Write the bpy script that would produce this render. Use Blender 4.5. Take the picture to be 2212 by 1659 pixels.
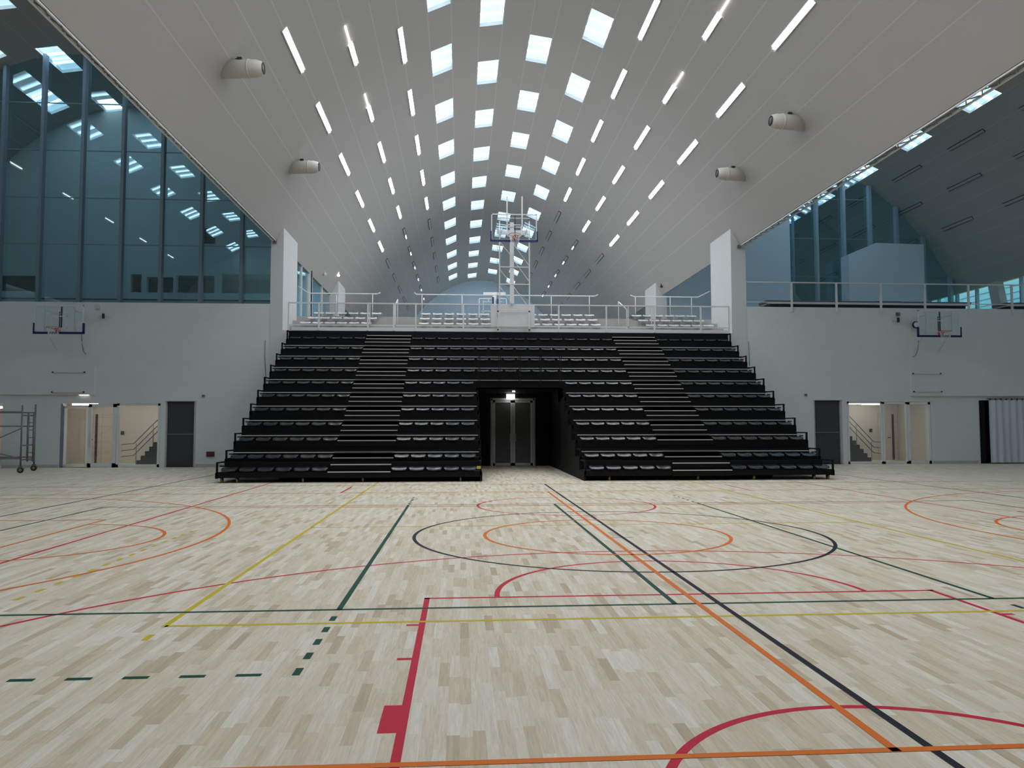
import bpy, math, random
from math import cosh, sinh, pi, sin, cos, radians
from mathutils import Matrix, Vector
random.seed(4)
for o in list(bpy.data.objects): bpy.data.objects.remove(o)
SC = bpy.context.scene
COL = SC.collection

# ------------------------------------------------------------------ camera
F_PX, YAW, PITCH, ROLL, CAM_H = 1655.0, -.0669, .0555, -.0012, 1.587
def cam_axes():
    cy, sy, cp, sp = cos(YAW), sin(YAW), cos(PITCH), sin(PITCH)
    f = Vector((-sy*cp, cy*cp, sp)); r = Vector((cy, sy, 0)); u = r.cross(f)
    return r*cos(ROLL)+u*sin(ROLL), u*cos(ROLL)-r*sin(ROLL), f
CR, CU, CF = cam_axes()
cd = bpy.data.cameras.new('camera'); cam = bpy.data.objects.new('camera', cd); COL.objects.link(cam)
cd.sensor_fit = 'HORIZONTAL'; cd.sensor_width = 36; cd.lens = F_PX/2212*36; cd.clip_end = 300; cd.clip_start = .05
m = Matrix.Identity(4)
for i in range(3): m[i][0] = CR[i]; m[i][1] = CU[i]; m[i][2] = -CF[i]
m[2][3] = CAM_H
cam.matrix_world = m
SC.camera = cam
def proj(x, y, z):
    d = Vector((x, y, z-CAM_H)); w = d.dot(CF)
    if w < .1: return (-9999, -9999)
    return 1106+F_PX*d.dot(CR)/w, 829.5-F_PX*d.dot(CU)/w

# ------------------------------------------------------------------ light
SC.view_settings.view_transform = 'Standard'; SC.view_settings.look = 'None'
SC.view_settings.gamma = 1; SC.view_settings.use_curve_mapping = False
SC.view_settings.exposure = 0.25
LAMP_E = 36.0          # lit slot lamps
SKY_E = 2.7            # emission of the rooflight sheets, standing in for daylight
W = bpy.data.worlds.new('sky'); SC.world = W; W.use_nodes = True
W.node_tree.nodes['Background'].inputs[0].default_value = (.72, .88, 1, 1)
W.node_tree.nodes['Background'].inputs[1].default_value = 2.0

# ------------------------------------------------------------------ materials
def mat(name, col, rough=.6, metal=0, spec=.5, emit=None, estr=0, noise=0, nscale=8, bump=0):
    M = bpy.data.materials.new(name); M.use_nodes = True; n = M.node_tree; b = n.nodes['Principled BSDF']
    b.inputs['Base Color'].default_value = (*col, 1); b.inputs['Roughness'].default_value = rough
    b.inputs['Metallic'].default_value = metal; b.inputs['Specular IOR Level'].default_value = spec
    if emit: b.inputs['Emission Color'].default_value = (*emit, 1); b.inputs['Emission Strength'].default_value = estr
    if noise or bump:
        tc = n.nodes.new('ShaderNodeTexCoord'); t = n.nodes.new('ShaderNodeTexNoise'); t.inputs['Scale'].default_value = nscale
        t.inputs['Detail'].default_value = 4
        n.links.new(tc.outputs['Object'], t.inputs['Vector'])
        if noise:
            r = n.nodes.new('ShaderNodeValToRGB')
            r.color_ramp.elements[0].position = .3; r.color_ramp.elements[1].position = .7
            r.color_ramp.elements[0].color = (*[c*(1-noise) for c in col], 1)
            r.color_ramp.elements[1].color = (*[min(1, c*(1+noise)) for c in col], 1)
            n.links.new(t.outputs['Fac'], r.inputs[0]); n.links.new(r.outputs[0], b.inputs['Base Color'])
        if bump:
            bp = n.nodes.new('ShaderNodeBump'); bp.inputs['Strength'].default_value = bump; bp.inputs['Distance'].default_value = .01
            n.links.new(t.outputs['Fac'], bp.inputs['Height']); n.links.new(bp.outputs[0], b.inputs['Normal'])
    return M
def glass(name, tint, refl=.06, rough=.0):
    M = bpy.data.materials.new(name); M.use_nodes = True; n = M.node_tree
    for x in list(n.nodes): n.nodes.remove(x)
    out = n.nodes.new('ShaderNodeOutputMaterial'); mx = n.nodes.new('ShaderNodeMixShader')
    tr = n.nodes.new('ShaderNodeBsdfTransparent'); tr.inputs[0].default_value = (*tint, 1)
    gl = n.nodes.new('ShaderNodeBsdfGlossy'); gl.inputs['Roughness'].default_value = rough; gl.inputs[0].default_value = (.85, .97, 1, 1)
    fr = n.nodes.new('ShaderNodeFresnel'); fr.inputs[0].default_value = 1.5
    ge = n.nodes.new('ShaderNodeNewGeometry'); mr_ = n.nodes.new('ShaderNodeMapRange'); mr_.inputs['To Min'].default_value = 1.5; mr_.inputs['To Max'].default_value = 1/1.5
    n.links.new(ge.outputs['Backfacing'], mr_.inputs[0]); n.links.new(mr_.outputs[0], fr.inputs[0])
    ad = n.nodes.new('ShaderNodeMath'); ad.operation = 'ADD'; ad.inputs[1].default_value = refl; ad.use_clamp = True
    n.links.new(fr.outputs[0], ad.inputs[0]); n.links.new(ad.outputs[0], mx.inputs[0])
    n.links.new(tr.outputs[0], mx.inputs[1]); n.links.new(gl.outputs[0], mx.inputs[2]); n.links.new(mx.outputs[0], out.inputs[0])
    return M
def wood_floor():
    M = bpy.data.materials.new('ash_parquet'); M.use_nodes = True; N = M.node_tree; L = N.links; b = N.nodes['Principled BSDF']
    nd = lambda t, **k: N.nodes.new(t)
    def mt(op, a, c=None):
        x = nd('ShaderNodeMath'); x.operation = op
        for i, v in enumerate((a, c)):
            if v is None: continue
            if isinstance(v, (int, float)): x.inputs[i].default_value = v
            else: L.new(v, x.inputs[i])
        return x.outputs[0]
    tc = nd('ShaderNodeTexCoord'); sp = nd('ShaderNodeSeparateXYZ'); L.new(tc.outputs['Object'], sp.inputs[0])
    u = mt('DIVIDE', sp.outputs[0], .0667); ui = mt('FLOOR', u)
    w1 = nd('ShaderNodeTexWhiteNoise'); w1.noise_dimensions = '1D'; L.new(ui, w1.inputs['W'])
    v = mt('ADD', mt('DIVIDE', sp.outputs[1], .46), mt('MULTIPLY', w1.outputs['Value'], 7.3)); vi = mt('FLOOR', v)
    cb = nd('ShaderNodeCombineXYZ'); L.new(ui, cb.inputs[0]); L.new(vi, cb.inputs[1])
    w2 = nd('ShaderNodeTexWhiteNoise'); w2.noise_dimensions = '2D'; L.new(cb.outputs[0], w2.inputs['Vector'])
    rp = nd('ShaderNodeValToRGB'); e = rp.color_ramp.elements
    e[0].position = 0; e[0].color = (.60, .475, .335, 1); e[1].position = 1; e[1].color = (.87, .80, .69, 1)
    for p, c in ((.10, (.70, .59, .43, 1)), (.3, (.76, .655, .50, 1)), (.75, (.81, .715, .575, 1))):
        x = e.new(p); x.color = c
    L.new(w2.outputs['Value'], rp.inputs[0])
    # grain, shifted per stave
    mp = nd('ShaderNodeCombineXYZ'); L.new(mt('MULTIPLY', sp.outputs[0], 55), mp.inputs[0])
    L.new(mt('ADD', mt('MULTIPLY', sp.outputs[1], 3.2), mt('MULTIPLY', w2.outputs['Value'], 40)), mp.inputs[1]); L.new(mt('MULTIPLY', w2.outputs['Value'], 9), mp.inputs[2])
    gn = nd('ShaderNodeTexNoise'); gn.inputs['Scale'].default_value = 1; gn.inputs['Detail'].default_value = 3; gn.inputs['Distortion'].default_value = 1.2
    L.new(mp.outputs[0], gn.inputs['Vector'])
    gr = nd('ShaderNodeMapRange'); gr.inputs['From Min'].default_value = .3; gr.inputs['From Max'].default_value = .7
    gr.inputs['To Min'].default_value = .86; gr.inputs['To Max'].default_value = 1.06; L.new(gn.outputs['Fac'], gr.inputs[0])
    # joints
    fu = mt('FRACT', u); j1 = mt('LESS_THAN', fu, .012); fv = mt('FRACT', v); j2 = mt('LESS_THAN', fv, .003)
    jn = mt('MULTIPLY', mt('MAXIMUM', j1, j2), .12); k = mt('MULTIPLY', gr.outputs[0], mt('SUBTRACT', 1, jn))
    mx = nd('ShaderNodeMix'); mx.data_type = 'RGBA'; mx.blend_type = 'MULTIPLY'; mx.inputs[0].default_value = 1
    L.new(rp.outputs[0], mx.inputs[6]); cc = nd('ShaderNodeCombineXYZ')
    for i in range(3): L.new(k, cc.inputs[i])
    L.new(cc.outputs[0], mx.inputs[7]); L.new(mx.outputs[2], b.inputs['Base Color'])
    b.inputs['Roughness'].default_value = .6; b.inputs['Specular IOR Level'].default_value = .12
    return M
M = {}
M['floor'] = wood_floor()
M['ceil'] = mat('perforated_ceiling', (.42, .405, .385), .85, noise=.03, nscale=60)
M['seam'] = mat('ceiling_seam', (.50, .485, .465), .8)
M['wall'] = mat('painted_wall', (.73, .745, .745), .8, noise=.02, nscale=2)
M['wall2'] = mat('pale_plaster', (.66, .665, .665), .8)
M['bluewall'] = mat('cool_white_wall', (.62, .72, .80), .8)
M['beige'] = mat('beige_wall', (.70, .63, .57), .8)
M['black'] = mat('black_deck', (.004, .004, .005), .6, spec=.2)
M['blackpanel'] = mat('black_panel', (.009, .009, .009), .7, spec=.2)
M['seat'] = mat('black_seat_plastic', (.022, .024, .026), .25, spec=.7)
M['alu'] = mat('aluminium_nosing', (.62, .61, .59), .45, metal=.3)
M['white'] = mat('white_steel', (.78, .78, .77), .5)
M['whiteseat'] = mat('white_seat_plastic', (.85, .86, .87), .35)
M['concrete'] = mat('pale_concrete', (.50, .49, .47), .85, noise=.05, nscale=5)
M['steel'] = mat('galvanised_steel', (.22, .22, .22), .45, metal=.6)
M['mull'] = mat('blue_grey_mullion', (.20, .25, .30), .5)
M['mull2'] = mat('teal_mullion', (.30, .42, .50), .5)
M['glass'] = glass('tinted_glass', (.78, .91, .94), .06)
M['glass2'] = glass('clear_glass', (.93, .97, .97), .02)
M['board'] = glass('backboard_glass', (.97, .99, 1), .0)
M['blue'] = mat('blue_padding', (.008, .016, .12), .5)
M['rim'] = mat('orange_rim', (.52, .05, .02), .4)
M['net'] = mat('white_net', (.8, .8, .8), .8)
M['dark'] = mat('dark_grey', (.03, .03, .035), .6)
M['mesh'] = mat('grey_slat_panel', (.050, .053, .062), .6)
M['greypanel'] = mat('grey_fabric_panel', (.17, .17, .18), .8)
M['red'] = mat('red_line', (.62, .022, .055), .6, spec=.12)
M['green'] = mat('green_line', (.010, .075, .050), .6, spec=.12)
M['yellow'] = mat('yellow_line', (.66, .50, .03), .6, spec=.12)
M['orange'] = mat('orange_line', (.80, .19, .025), .6, spec=.12)
M['navy'] = mat('black_line', (.016, .015, .028), .6, spec=.12)
M['curtain'] = mat('grey_curtain', (.60, .65, .70), .7)
M['timber'] = mat('brown_timber', (.26, .18, .11), .6, noise=.1)
M['doorred'] = mat('dark_red_door_strip', (.10, .025, .03), .6)
M['stair'] = mat('dark_stair', (.05, .055, .06), .7)
M['leaf'] = mat('leaves', (.30, .52, .12), .7, noise=.5, nscale=4)
M['teal'] = mat('teal_boarding', (.50, .80, .84), .7)
M['grass'] = mat('grass', (.25, .40, .12), .9, noise=.3, nscale=3)
M['lamp'] = mat('lit_lamp_diffuser', (.9, .9, .9), .5, emit=(.95, .97, 1), estr=LAMP_E)
M['lampdim'] = mat('lit_tube', (.9, .9, .9), .5, emit=(1, .95, .92), estr=6)
M['lampsmall'] = mat('lit_small_diffuser', (.9, .9, .9), .5, emit=(1, .95, .92), estr=2.5)
M['lampoff'] = mat('unlit_diffuser', (.42, .42, .42), .5)
M['lampwarm'] = mat('warm_lit_diffuser', (.9, .9, .9), .5, emit=(1, .93, .86), estr=22)
M['striplamp'] = mat('dim_strip', (.8, .8, .8), .5, emit=(1, .95, .88), estr=1.0)
M['exit'] = mat('lit_exit_sign', (.9, .9, .9), .5, emit=(.95, 1, .97), estr=2.5)
M['yellowtag'] = mat('yellow_label', (.55, .45, .02), .6)
M['tyre'] = mat('castor_rubber', (.03, .025, .02), .7)
M['hub'] = mat('castor_hub', (.35, .26, .06), .6)
M['duct'] = mat('cream_duct', (.62, .60, .55), .6)
def sky_mat():
    S = mat('rooflight_sheet', (.9, .95, 1), .6, emit=(.54, .80, 1), estr=SKY_E)
    N = S.node_tree; b = N.nodes['Principled BSDF']; tc = N.nodes.new('ShaderNodeTexCoord'); sp = N.nodes.new('ShaderNodeSeparateXYZ')
    N.links.new(tc.outputs['Object'], sp.inputs[0])
    # daylight bands painted into the emission: each of three sheets brightest at one edge
    a = N.nodes.new('ShaderNodeMath'); a.operation = 'MULTIPLY'; a.inputs[1].default_value = 3/2.2; N.links.new(sp.outputs[1], a.inputs[0])
    f = N.nodes.new('ShaderNodeMath'); f.operation = 'FRACT'; N.links.new(a.outputs[0], f.inputs[0])
    r = N.nodes.new('ShaderNodeMapRange'); r.inputs['From Max'].default_value = .42; r.inputs['To Min'].default_value = 1; r.inputs['To Max'].default_value = 0
    N.links.new(f.outputs[0], r.inputs[0])
    p = N.nodes.new('ShaderNodeMath'); p.operation = 'POWER'; p.inputs[1].default_value = 1.2; N.links.new(r.outputs[0], p.inputs[0])
    q = N.nodes.new('ShaderNodeMath'); q.operation = 'MULTIPLY_ADD'; q.inputs[1].default_value = SKY_E*3.4; q.inputs[2].default_value = SKY_E*.27
    N.links.new(p.outputs[0], q.inputs[0]); N.links.new(q.outputs[0], b.inputs['Emission Strength'])
    return S
M['sky'] = sky_mat()

# ------------------------------------------------------------------ mesh helpers
class MB:
    def __init__(s): s.v = []; s.f = []; s.mi = []; s.sm = []
    def add(s, vs, fs, mi=0, sm=False):
        k = len(s.v); s.v += [tuple(v) for v in vs]; s.f += [tuple(i+k for i in f) for f in fs]; s.mi += [mi]*len(fs); s.sm += [sm]*len(fs); return s
    def box(s, x0, y0, z0, x1, y1, z1, mi=0):
        v = [(x, y, z) for x in (x0, x1) for y in (y0, y1) for z in (z0, z1)]
        return s.add(v, [(0, 1, 3, 2), (4, 6, 7, 5), (0, 4, 5, 1), (2, 3, 7, 6), (0, 2, 6, 4), (1, 5, 7, 3)], mi)
    def bar(s, p, q, w, h=None, mi=0):
        p = Vector(p); q = Vector(q); d = (q-p).normalized(); h = h or w
        a = Vector((0, 0, 1)) if abs(d.z) < .95 else Vector((0, 1, 0)); sx = d.cross(a).normalized()*w/2; up = sx.cross(d).normalized()*h/2
        v = [c+i*sx+j*up for c in (p, q) for i, j in ((-1, -1), (1, -1), (1, 1), (-1, 1))]
        return s.add(v, [(0, 1, 2, 3), (7, 6, 5, 4), (0, 4, 5, 1), (1, 5, 6, 2), (2, 6, 7, 3), (3, 7, 4, 0)], mi)
    def tube(s, pts, r, n=8, mi=0, cap=True, closed=False):
        pts = [Vector(p) for p in pts]; rs = r if isinstance(r, (list, tuple)) else [r]*len(pts); k = len(pts); V = []; F = []
        for i, p in enumerate(pts):
            if closed: d = (pts[(i+1) % k]-pts[i-1]).normalized()
            else: d = (pts[min(i+1, k-1)]-pts[max(i-1, 0)]).normalized()
            a = Vector((0, 0, 1)) if abs(d.z) < .9 else Vector((0, 1, 0)); x = d.cross(a).normalized(); y = x.cross(d)
            V += [p+rs[i]*(cos(2*pi*j/n)*x+sin(2*pi*j/n)*y) for j in range(n)]
        for i in range(k if closed else k-1):
            for j in range(n):
                a = i*n+j; b = i*n+(j+1) % n; c = ((i+1) % k)*n; F.append((a, b, c+(j+1) % n, c+j))
        if cap and not closed: F += [tuple(range(n))[::-1], tuple((k-1)*n+j for j in range(n))]
        return s.add(V, F, mi, True)
    def prism(s, poly, axis, a, b, mi=0):
        n = len(poly)
        def P(p, t): return {'x': (t, p[0], p[1]), 'y': (p[0], t, p[1]), 'z': (p[0], p[1], t)}[axis]
        v = [P(p, a) for p in poly]+[P(p, b) for p in poly]
        return s.add(v, [tuple(range(n)), tuple(range(n, 2*n))[::-1]]+[(i, n+i, n+(i+1) % n, (i+1) % n) for i in range(n)], mi)
    def grid(s, rows, mi=0, sm=True, close=False):
        n = len(rows[0]); V = [p for r in rows for p in r]; F = []
        for i in range(len(rows)-1):
            for j in range(n if close else n-1):
                F.append((i*n+j, i*n+(j+1) % n, (i+1)*n+(j+1) % n, (i+1)*n+j))
        return s.add(V, F, mi, sm)
    def build(s, name, mats, parent=None, loc=None, smooth=None):
        me = bpy.data.meshes.new(name); me.from_pydata(s.v, [], s.f)
        if not isinstance(mats, (list, tuple)): mats = [mats]
        for x in mats: me.materials.append(M[x] if isinstance(x, str) else x)
        me.polygons.foreach_set('material_index', s.mi); me.polygons.foreach_set('use_smooth', s.sm if smooth is None else [smooth]*len(s.f))
        me.update()
        o = bpy.data.objects.new(name, me); COL.objects.link(o)
        if parent: o.parent = parent
        if loc: o.location = loc
        return o
def tag(o, label=None, cat=None, group=None, kind=None):
    if label: o['label'] = label
    if cat: o['category'] = cat
    if group: o['group'] = group
    if kind: o['kind'] = kind
    return o
def empty(name, loc=(0, 0, 0), rz=0):
    o = bpy.data.objects.new(name, None); COL.objects.link(o); o.location = loc; o.rotation_euler = (0, 0, rz); o.empty_display_size = .1; return o
def st(o, label=None): return tag(o, label, kind='structure')
def copy_tree(o, parent=None):
    c = o.copy(); COL.objects.link(c)
    if parent: c.parent = parent
    for ch in list(o.children): copy_tree(ch, c)
    return c
ORD = ['', 'first', 'second', 'third', 'fourth', 'fifth', 'sixth', 'seventh', 'eighth', 'ninth', 'tenth', 'eleventh', 'twelfth', 'thirteenth', 'fourteenth', 'fifteenth', 'sixteenth', 'seventeenth', 'eighteenth', 'nineteenth', 'twentieth']

# ------------------------------------------------------------------ roof vaults
D = 5.05; A = 1.33*D; TOP = 3.09*D+CAM_H
CX = 2.15; CL = -15.95; CRT = 20.6
BACK = 31.2; YEND = 81.5
def vz(dx): return TOP-A*(cosh(dx/A)-1)
def vn(dx):
    s_, c_ = sinh(dx/A), 1.0; l = math.hypot(s_, c_); return s_/l, c_/l
def arclen(dx): return A*sinh(dx/A)
SKY_ROWS = [(-.584*D, .29), (-.2*D, .72), (.2*D, .29), (.584*D, .72)]
LAMP_ROWS = [(-1.428*D, .81, 'outer left'), (-1.166*D, .32, 'middle left'), (-.861*D, .80, 'inner left'), (.861*D, .325, 'inner right'), (1.166*D, .81, 'middle right'), (1.428*D, .33, 'outer right')]
SKW, SKL = .93, 2.2
def sk_y(ph, ya, yb): # far ends of the rooflights in a row
    k = 0; out = []
    while (k+ph)*D < yb-.3:
        if (k+ph)*D-SKL > ya+.2: out.append((k+ph)*D)
        k += 1
    return out
def vault(name, cx, d0, d1, y0, y1, off=0):
    # seam positions (arc length) : rooflight edges, lamp rows and the mid lines between them
    half = SKW/2
    sk = []
    for dx, ph in SKY_ROWS:
        s_ = math.asinh(arclen(dx)/A)*A
        nx, nz = vn(dx); w = half*nz
        sk.append((dx-w, dx+w, ph))
    seams = [e for a, b, _ in sk for e in (a, b)]
    l = [abs(r[0]) for r in LAMP_ROWS[:3]][::-1]
    pos = [l[0], (l[0]+l[1])/2, l[1], (l[1]+l[2])/2, l[2]]
    s0 = arclen(l[2]); step = .95
    while True:
        s0 += step; x = A*math.asinh(s0/A)
        if x > 9.2: break
        pos.append(x)
    seams += pos+[-p for p in pos]
    br = set([d0, d1])
    for a, b, _ in sk: br |= {a, b}
    n = 64
    for i in range(n+1):
        x = d0+(d1-d0)*i/n
        if all(abs(x-e) > .06 for e in br): br.add(x)
    sw = .018
    strips = []
    for e in seams:
        nx, nz = vn(e)
        if d0+.1 < e < d1-.1: strips.append((e-sw*nz, e+sw*nz))
    br = {x for x in br if all(not (a-.02 < x < b+.02) for a, b in strips) or x in (d0, d1)}
    for a, b in strips: br |= {a, b}
    br = sorted(br); mb = MB()
    def P(dx, y, o=off):
        nx, nz = vn(dx); return (cx+dx+nx*o, y, vz(dx)+nz*o)
    for a, b in zip(br, br[1:]):
        mid = (a+b)/2; isseam = any(x-1e-6 <= a and b <= y+1e-6 for x, y in strips) and off == 0
        row = [r for r in sk if r[0]-.001 < a and b < r[1]+.001]
        segs = [(y0, y1)]
        if row:
            segs = []; c = y0
            for e in sk_y(row[0][2], y0, y1): segs.append((c, e-SKL)); c = e
            segs.append((c, y1))
        for p, q in segs:
            mb.add([P(a, p), P(b, p), P(b, q), P(a, q)], [(0, 1, 2, 3)], 1 if isseam else 0, not isseam)
    if off == 0 and cx == CX: # closed edges at both ends of the profile
        for dx in (d0, d1):
            mb.add([P(dx, y0, 0), P(dx, y1, 0), P(dx, y1, .2), P(dx, y0, .2)], [(0, 1, 2, 3)])
    return mb
CE = 9.58; CER = 9.535; SE = 8.97; OE = 9.35
ceiling = st(vault('ceiling', CX, -CE, CER, -1.2, YEND).build('ceiling', ['ceil', 'seam']))
vault('c', CX, -CE, CER, -1.2, YEND, .2).build('roof_shell', 'concrete', ceiling)
cl = st(vault('ceiling', CL, -OE, SE, -1.2, 62).build('ceiling', ['ceil', 'seam']))
vault('c', CL, -OE, 8.6, -1.2, 62, .2).build('roof_shell', 'concrete', cl)
cr = st(vault('ceiling', CRT, -SE-.17, OE, -1.2, 62).build('ceiling', ['ceil', 'seam']))
vault('c', CRT, -8.6, OE, -1.2, 62, .2).build('roof_shell', 'concrete', cr)

# rooflights
def sky_proto(dx):
    e = empty('skylight'); nx, nz = vn(dx); ang = math.atan2(nx, nz)
    h = SKW/2; f = MB()
    for x0, x1, y0, y1 in ((-h-.0, -h+.012, -SKL, 0), (h-.012, h, -SKL, 0), (-h, h, -SKL, -SKL+.012), (-h, h, -.012, 0)): f.box(x0, y0, -.005, x1, y1, .20)
    f.build('frame', 'white', e)
    p = MB(); k = 3
    for i in range(k): # three shallow domed sheets
        ya, yb = -SKL+SKL*i/k, -SKL+SKL*(i+1)/k; rows = []
        for j in range(7):
            t = j/6; rows.append([(x, ya+(yb-ya)*t, .13+.03*sin(pi*t)) for x in (-h+.012, h-.012)])
        p.grid(rows)
    p.build('rooflight_sheet', 'sky', e)
    e.rotation_euler = (0, ang, 0); return e
def in_view(x, y, z, mgn=0):
    u, v = proj(x, y, z); return -mgn < u < 2212+mgn and -mgn < v < 1659+mgn
VN = {'c': 'central vault', 'l': 'left side vault', 'r': 'right side vault'}
RN = ['far left rooflight row', 'row just left of the ridge', 'row just right of the ridge', 'far right rooflight row']
for vk, cx, yb in (('c', CX, YEND), ('l', CL, 37.8), ('r', CRT, 61.5)):
    for ri, (dx, ph) in enumerate(SKY_ROWS):
        pr = sky_proto(dx); first = True; cnt = 0
        for y in sk_y(ph, -1.2, yb):
            if vk == 'l' and abs(y-SKL-32.4) < .0: continue
            o = pr if first else copy_tree(pr); first = False
            o.location = (cx+dx, y, vz(dx))
            vis = in_view(cx+dx, y-.3, vz(dx))
            if vis:
                cnt += 1
                tag(o, 'square daylit rooflight in the %s, %s from the top, %s' % (VN[vk], ORD[cnt], RN[ri]), 'skylight', 'rooflights of the %s' % VN[vk])
                if len(o['label'].split()) > 16: tag(o, 'daylit rooflight, %s from the top, %s, %s' % (ORD[cnt], RN[ri], VN[vk]))
            else: tag(o, 'daylit rooflight of the %s above the near end of the hall' % VN[vk], 'skylight', 'rooflights above the near end')

# ceiling slot lamps
def lamp_proto(dx, kind):
    e = empty('ceiling_lamp'); nx, nz = vn(dx); e.rotation_euler = (0, math.atan2(nx, nz), 0)
    h = MB(); Ln = 2.65; hw = .10 if kind in ('on', 'half') else .085
    for s_ in (-1, 1): h.box(s_*hw-.012, -Ln, -.035, s_*hw+.012, 0, .0)
    h.box(-hw, -Ln-.01, -.035, hw, -Ln, 0)
    if kind == 'half':
        h = MB()
        for s_ in (-1, 1): h.box(s_*hw-.012, -Ln*.55, -.035, s_*hw+.012, 0, .0)
    h.build('housing', 'dark' if kind in ('off', 'small') else 'white', e)
    d = MB()
    def lens(y0, y1, w, mb):
        pts = [(-w, y0), (w, y0), (w, y1-.35), (w*.2, y1), (-w*.2, y1), (-w, y1-.35)]
        mb.add([(x, y, -.028) for x, y in pts], [tuple(range(6))[::-1]])
    if kind == 'on': lens(-Ln, 0, .09, d); d.build('diffuser', 'lamp', e)
    elif kind == 'half':
        lens(-Ln*.55, 0, .09, d); d.build('diffuser', 'lamp', e)
        t = MB().box(-.02, -Ln, -.034, .02, -Ln*.58, -.002); t.build('tube', 'lampdim', e)
    elif kind == 'off': d.box(-.08, -Ln, -.03, .08, 0, -.002); d.build('diffuser', 'lampoff', e)
    elif kind == 'tiny':
        d.box(-.02, -1.1, -.03, .02, 0, -.002); d.build('tube', 'lampdim', e)
    elif kind == 'small':
        d.box(-.045, -.95, -.03, .045, 0, -.002); d.build('diffuser', 'lampsmall', e)
        d = MB().box(-.08, -Ln, -.03, .08, -.86, -.002); d.build('unlit_diffuser', 'lampoff', e)
    return e
protos = {}
LTXT = {'on': 'glowing slot lamp', 'half': 'bright lamp with narrow tail', 'off': 'unlit slot lamp', 'small': 'half-lit short slot lamp', 'tiny': 'thin short lit tube'}
for vk, cx, yb in (('c', CX, 79.5), ('l', CL, 37), ('r', CRT, 60)):
    for ri, (dx, ph, rn) in enumerate(LAMP_ROWS):
        cnt = {}; k = 0; halfdone = 0
        while (k+ph)*D < yb:
            y = (k+ph)*D; k += 1
            if y-2.7 < -1: continue
            if vk == 'c':
                kind = 'on' if y < (47.5 if ri in (1, 2.5) else 50.2) else ('small' if ri in (1, 4) else 'off')
                if ri in (3,) and y > 49.9: kind = 'off'
                if ri == 4 and y > 49.9: kind = 'small'
                if ri in (1, 4) and kind == 'on':
                    if in_view(cx+dx, y, vz(dx)) and halfdone < 2: kind = 'half'; halfdone += 1
            elif vk == 'l': kind = 'tiny' if ri == 1 else 'off'
            else: kind = 'off'
            if (dx, kind) in protos: o = copy_tree(protos[(dx, kind)])
            else: o = lamp_proto(dx, kind); protos[(dx, kind)] = o
            o.location = (cx+dx, y, vz(dx)-.002)
            if in_view(cx+dx, y-.4, vz(dx)):
                cnt[kind] = cnt.get(kind, 0)+1
                tag(o, '%s, %s from the top, %s row, %s' % (LTXT[kind], ORD[cnt[kind]], rn, VN[vk]), 'lamp', 'slot lamps of the %s' % VN[vk])
            else: tag(o, '%s of the %s above the near end' % (LTXT[kind], VN[vk]), 'lamp', 'slot lamps above the near end')

# ------------------------------------------------------------------ floor, walls
XL, XR = -25.6, 30.3
st(MB().box(XL, -1.2, -.3, XR, 35.5, 0).build('floor', 'floor'))
wf = st(MB().box(XL, -1.5, -.3, XR, -1.2, 18).build('wall_front', 'wall'))
st(MB().box(XL-.3, -1.2, -.3, XL, 62, 9.9).build('wall_left', 'wall'))
# right wall with a window strip upstairs
wr = MB(); wr.box(XR, -1.5, -.3, XR+.3, 62, 6.5); wr.box(XR, -1.2, 6.5, XR+.3, 37.6, 9.9); wr.box(XR, 60, 6.5, XR+.3, 62, 9.9); wr.box(XR, 37.6, 9.68, XR+.3, 60, 9.9)
st(wr.build('wall_right', 'wall'))
LZ, RZ = 6.53, 6.60
wb = MB(); T = BACK+.4
def wall_cut(x0, x1, z1, holes):
    c = x0
    for a, b, h in holes:
        wb.box(c, BACK, -.3, a, T, z1); wb.box(a, BACK, h, b, T, z1); wb.box(a, BACK, -.3, b, T, 0); c = b
    wb.box(c, BACK, -.3, x1, T, z1)
wall_cut(XL, -7.3, LZ, [(-19.4, -17.86, 2.5), (-15.66, -11.86, 2.52), (-11.66, -10.48, 2.6)])
wall_cut(-7.3, 11.4, 5.47, [(1.22, 3.02, 2.72)])
wall_cut(11.4, XR, RZ, [(14.76, 16.0, 2.68), (16.2, 19.86, 2.62), (22.0, 24.6, 2.68)])
wall_back = st(wb.build('wall_back', 'wall'))
st(MB().box(21.9, T+.6, 0, 24.7, T+.7, 2.8).box(21.9, T, 0, 22.0, T+.6, 2.8).box(24.6, T, 0, 24.7, T+.6, 2.8).box(21.9, T, 2.7, 24.7, T+.6, 2.8).build('wall_recess', 'dark'))
# projecting upper wall panels behind the side hoops
st(MB().box(XL, BACK-.10, 2.86, -14.38, BACK, 4.0).build('trim_1', 'wall'))
st(MB().box(18.98, BACK-.10, 2.86, XR, BACK, 4.05).build('trim_2', 'wall'))
# baseboards
st(MB().box(XL, BACK-.015, 0, -19.4, BACK, .12).box(-17.8, BACK-.015, 0, -15.7, BACK, .12).box(-10.45, BACK-.015, 0, -6.9, BACK, .12).build('baseboard_left', 'concrete'))
st(MB().box(11.2, BACK-.015, 0, 14.7, BACK, .12).box(19.9, BACK-.015, 0, 21.9, BACK, .12).build('baseboard_right', 'concrete'))
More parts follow.
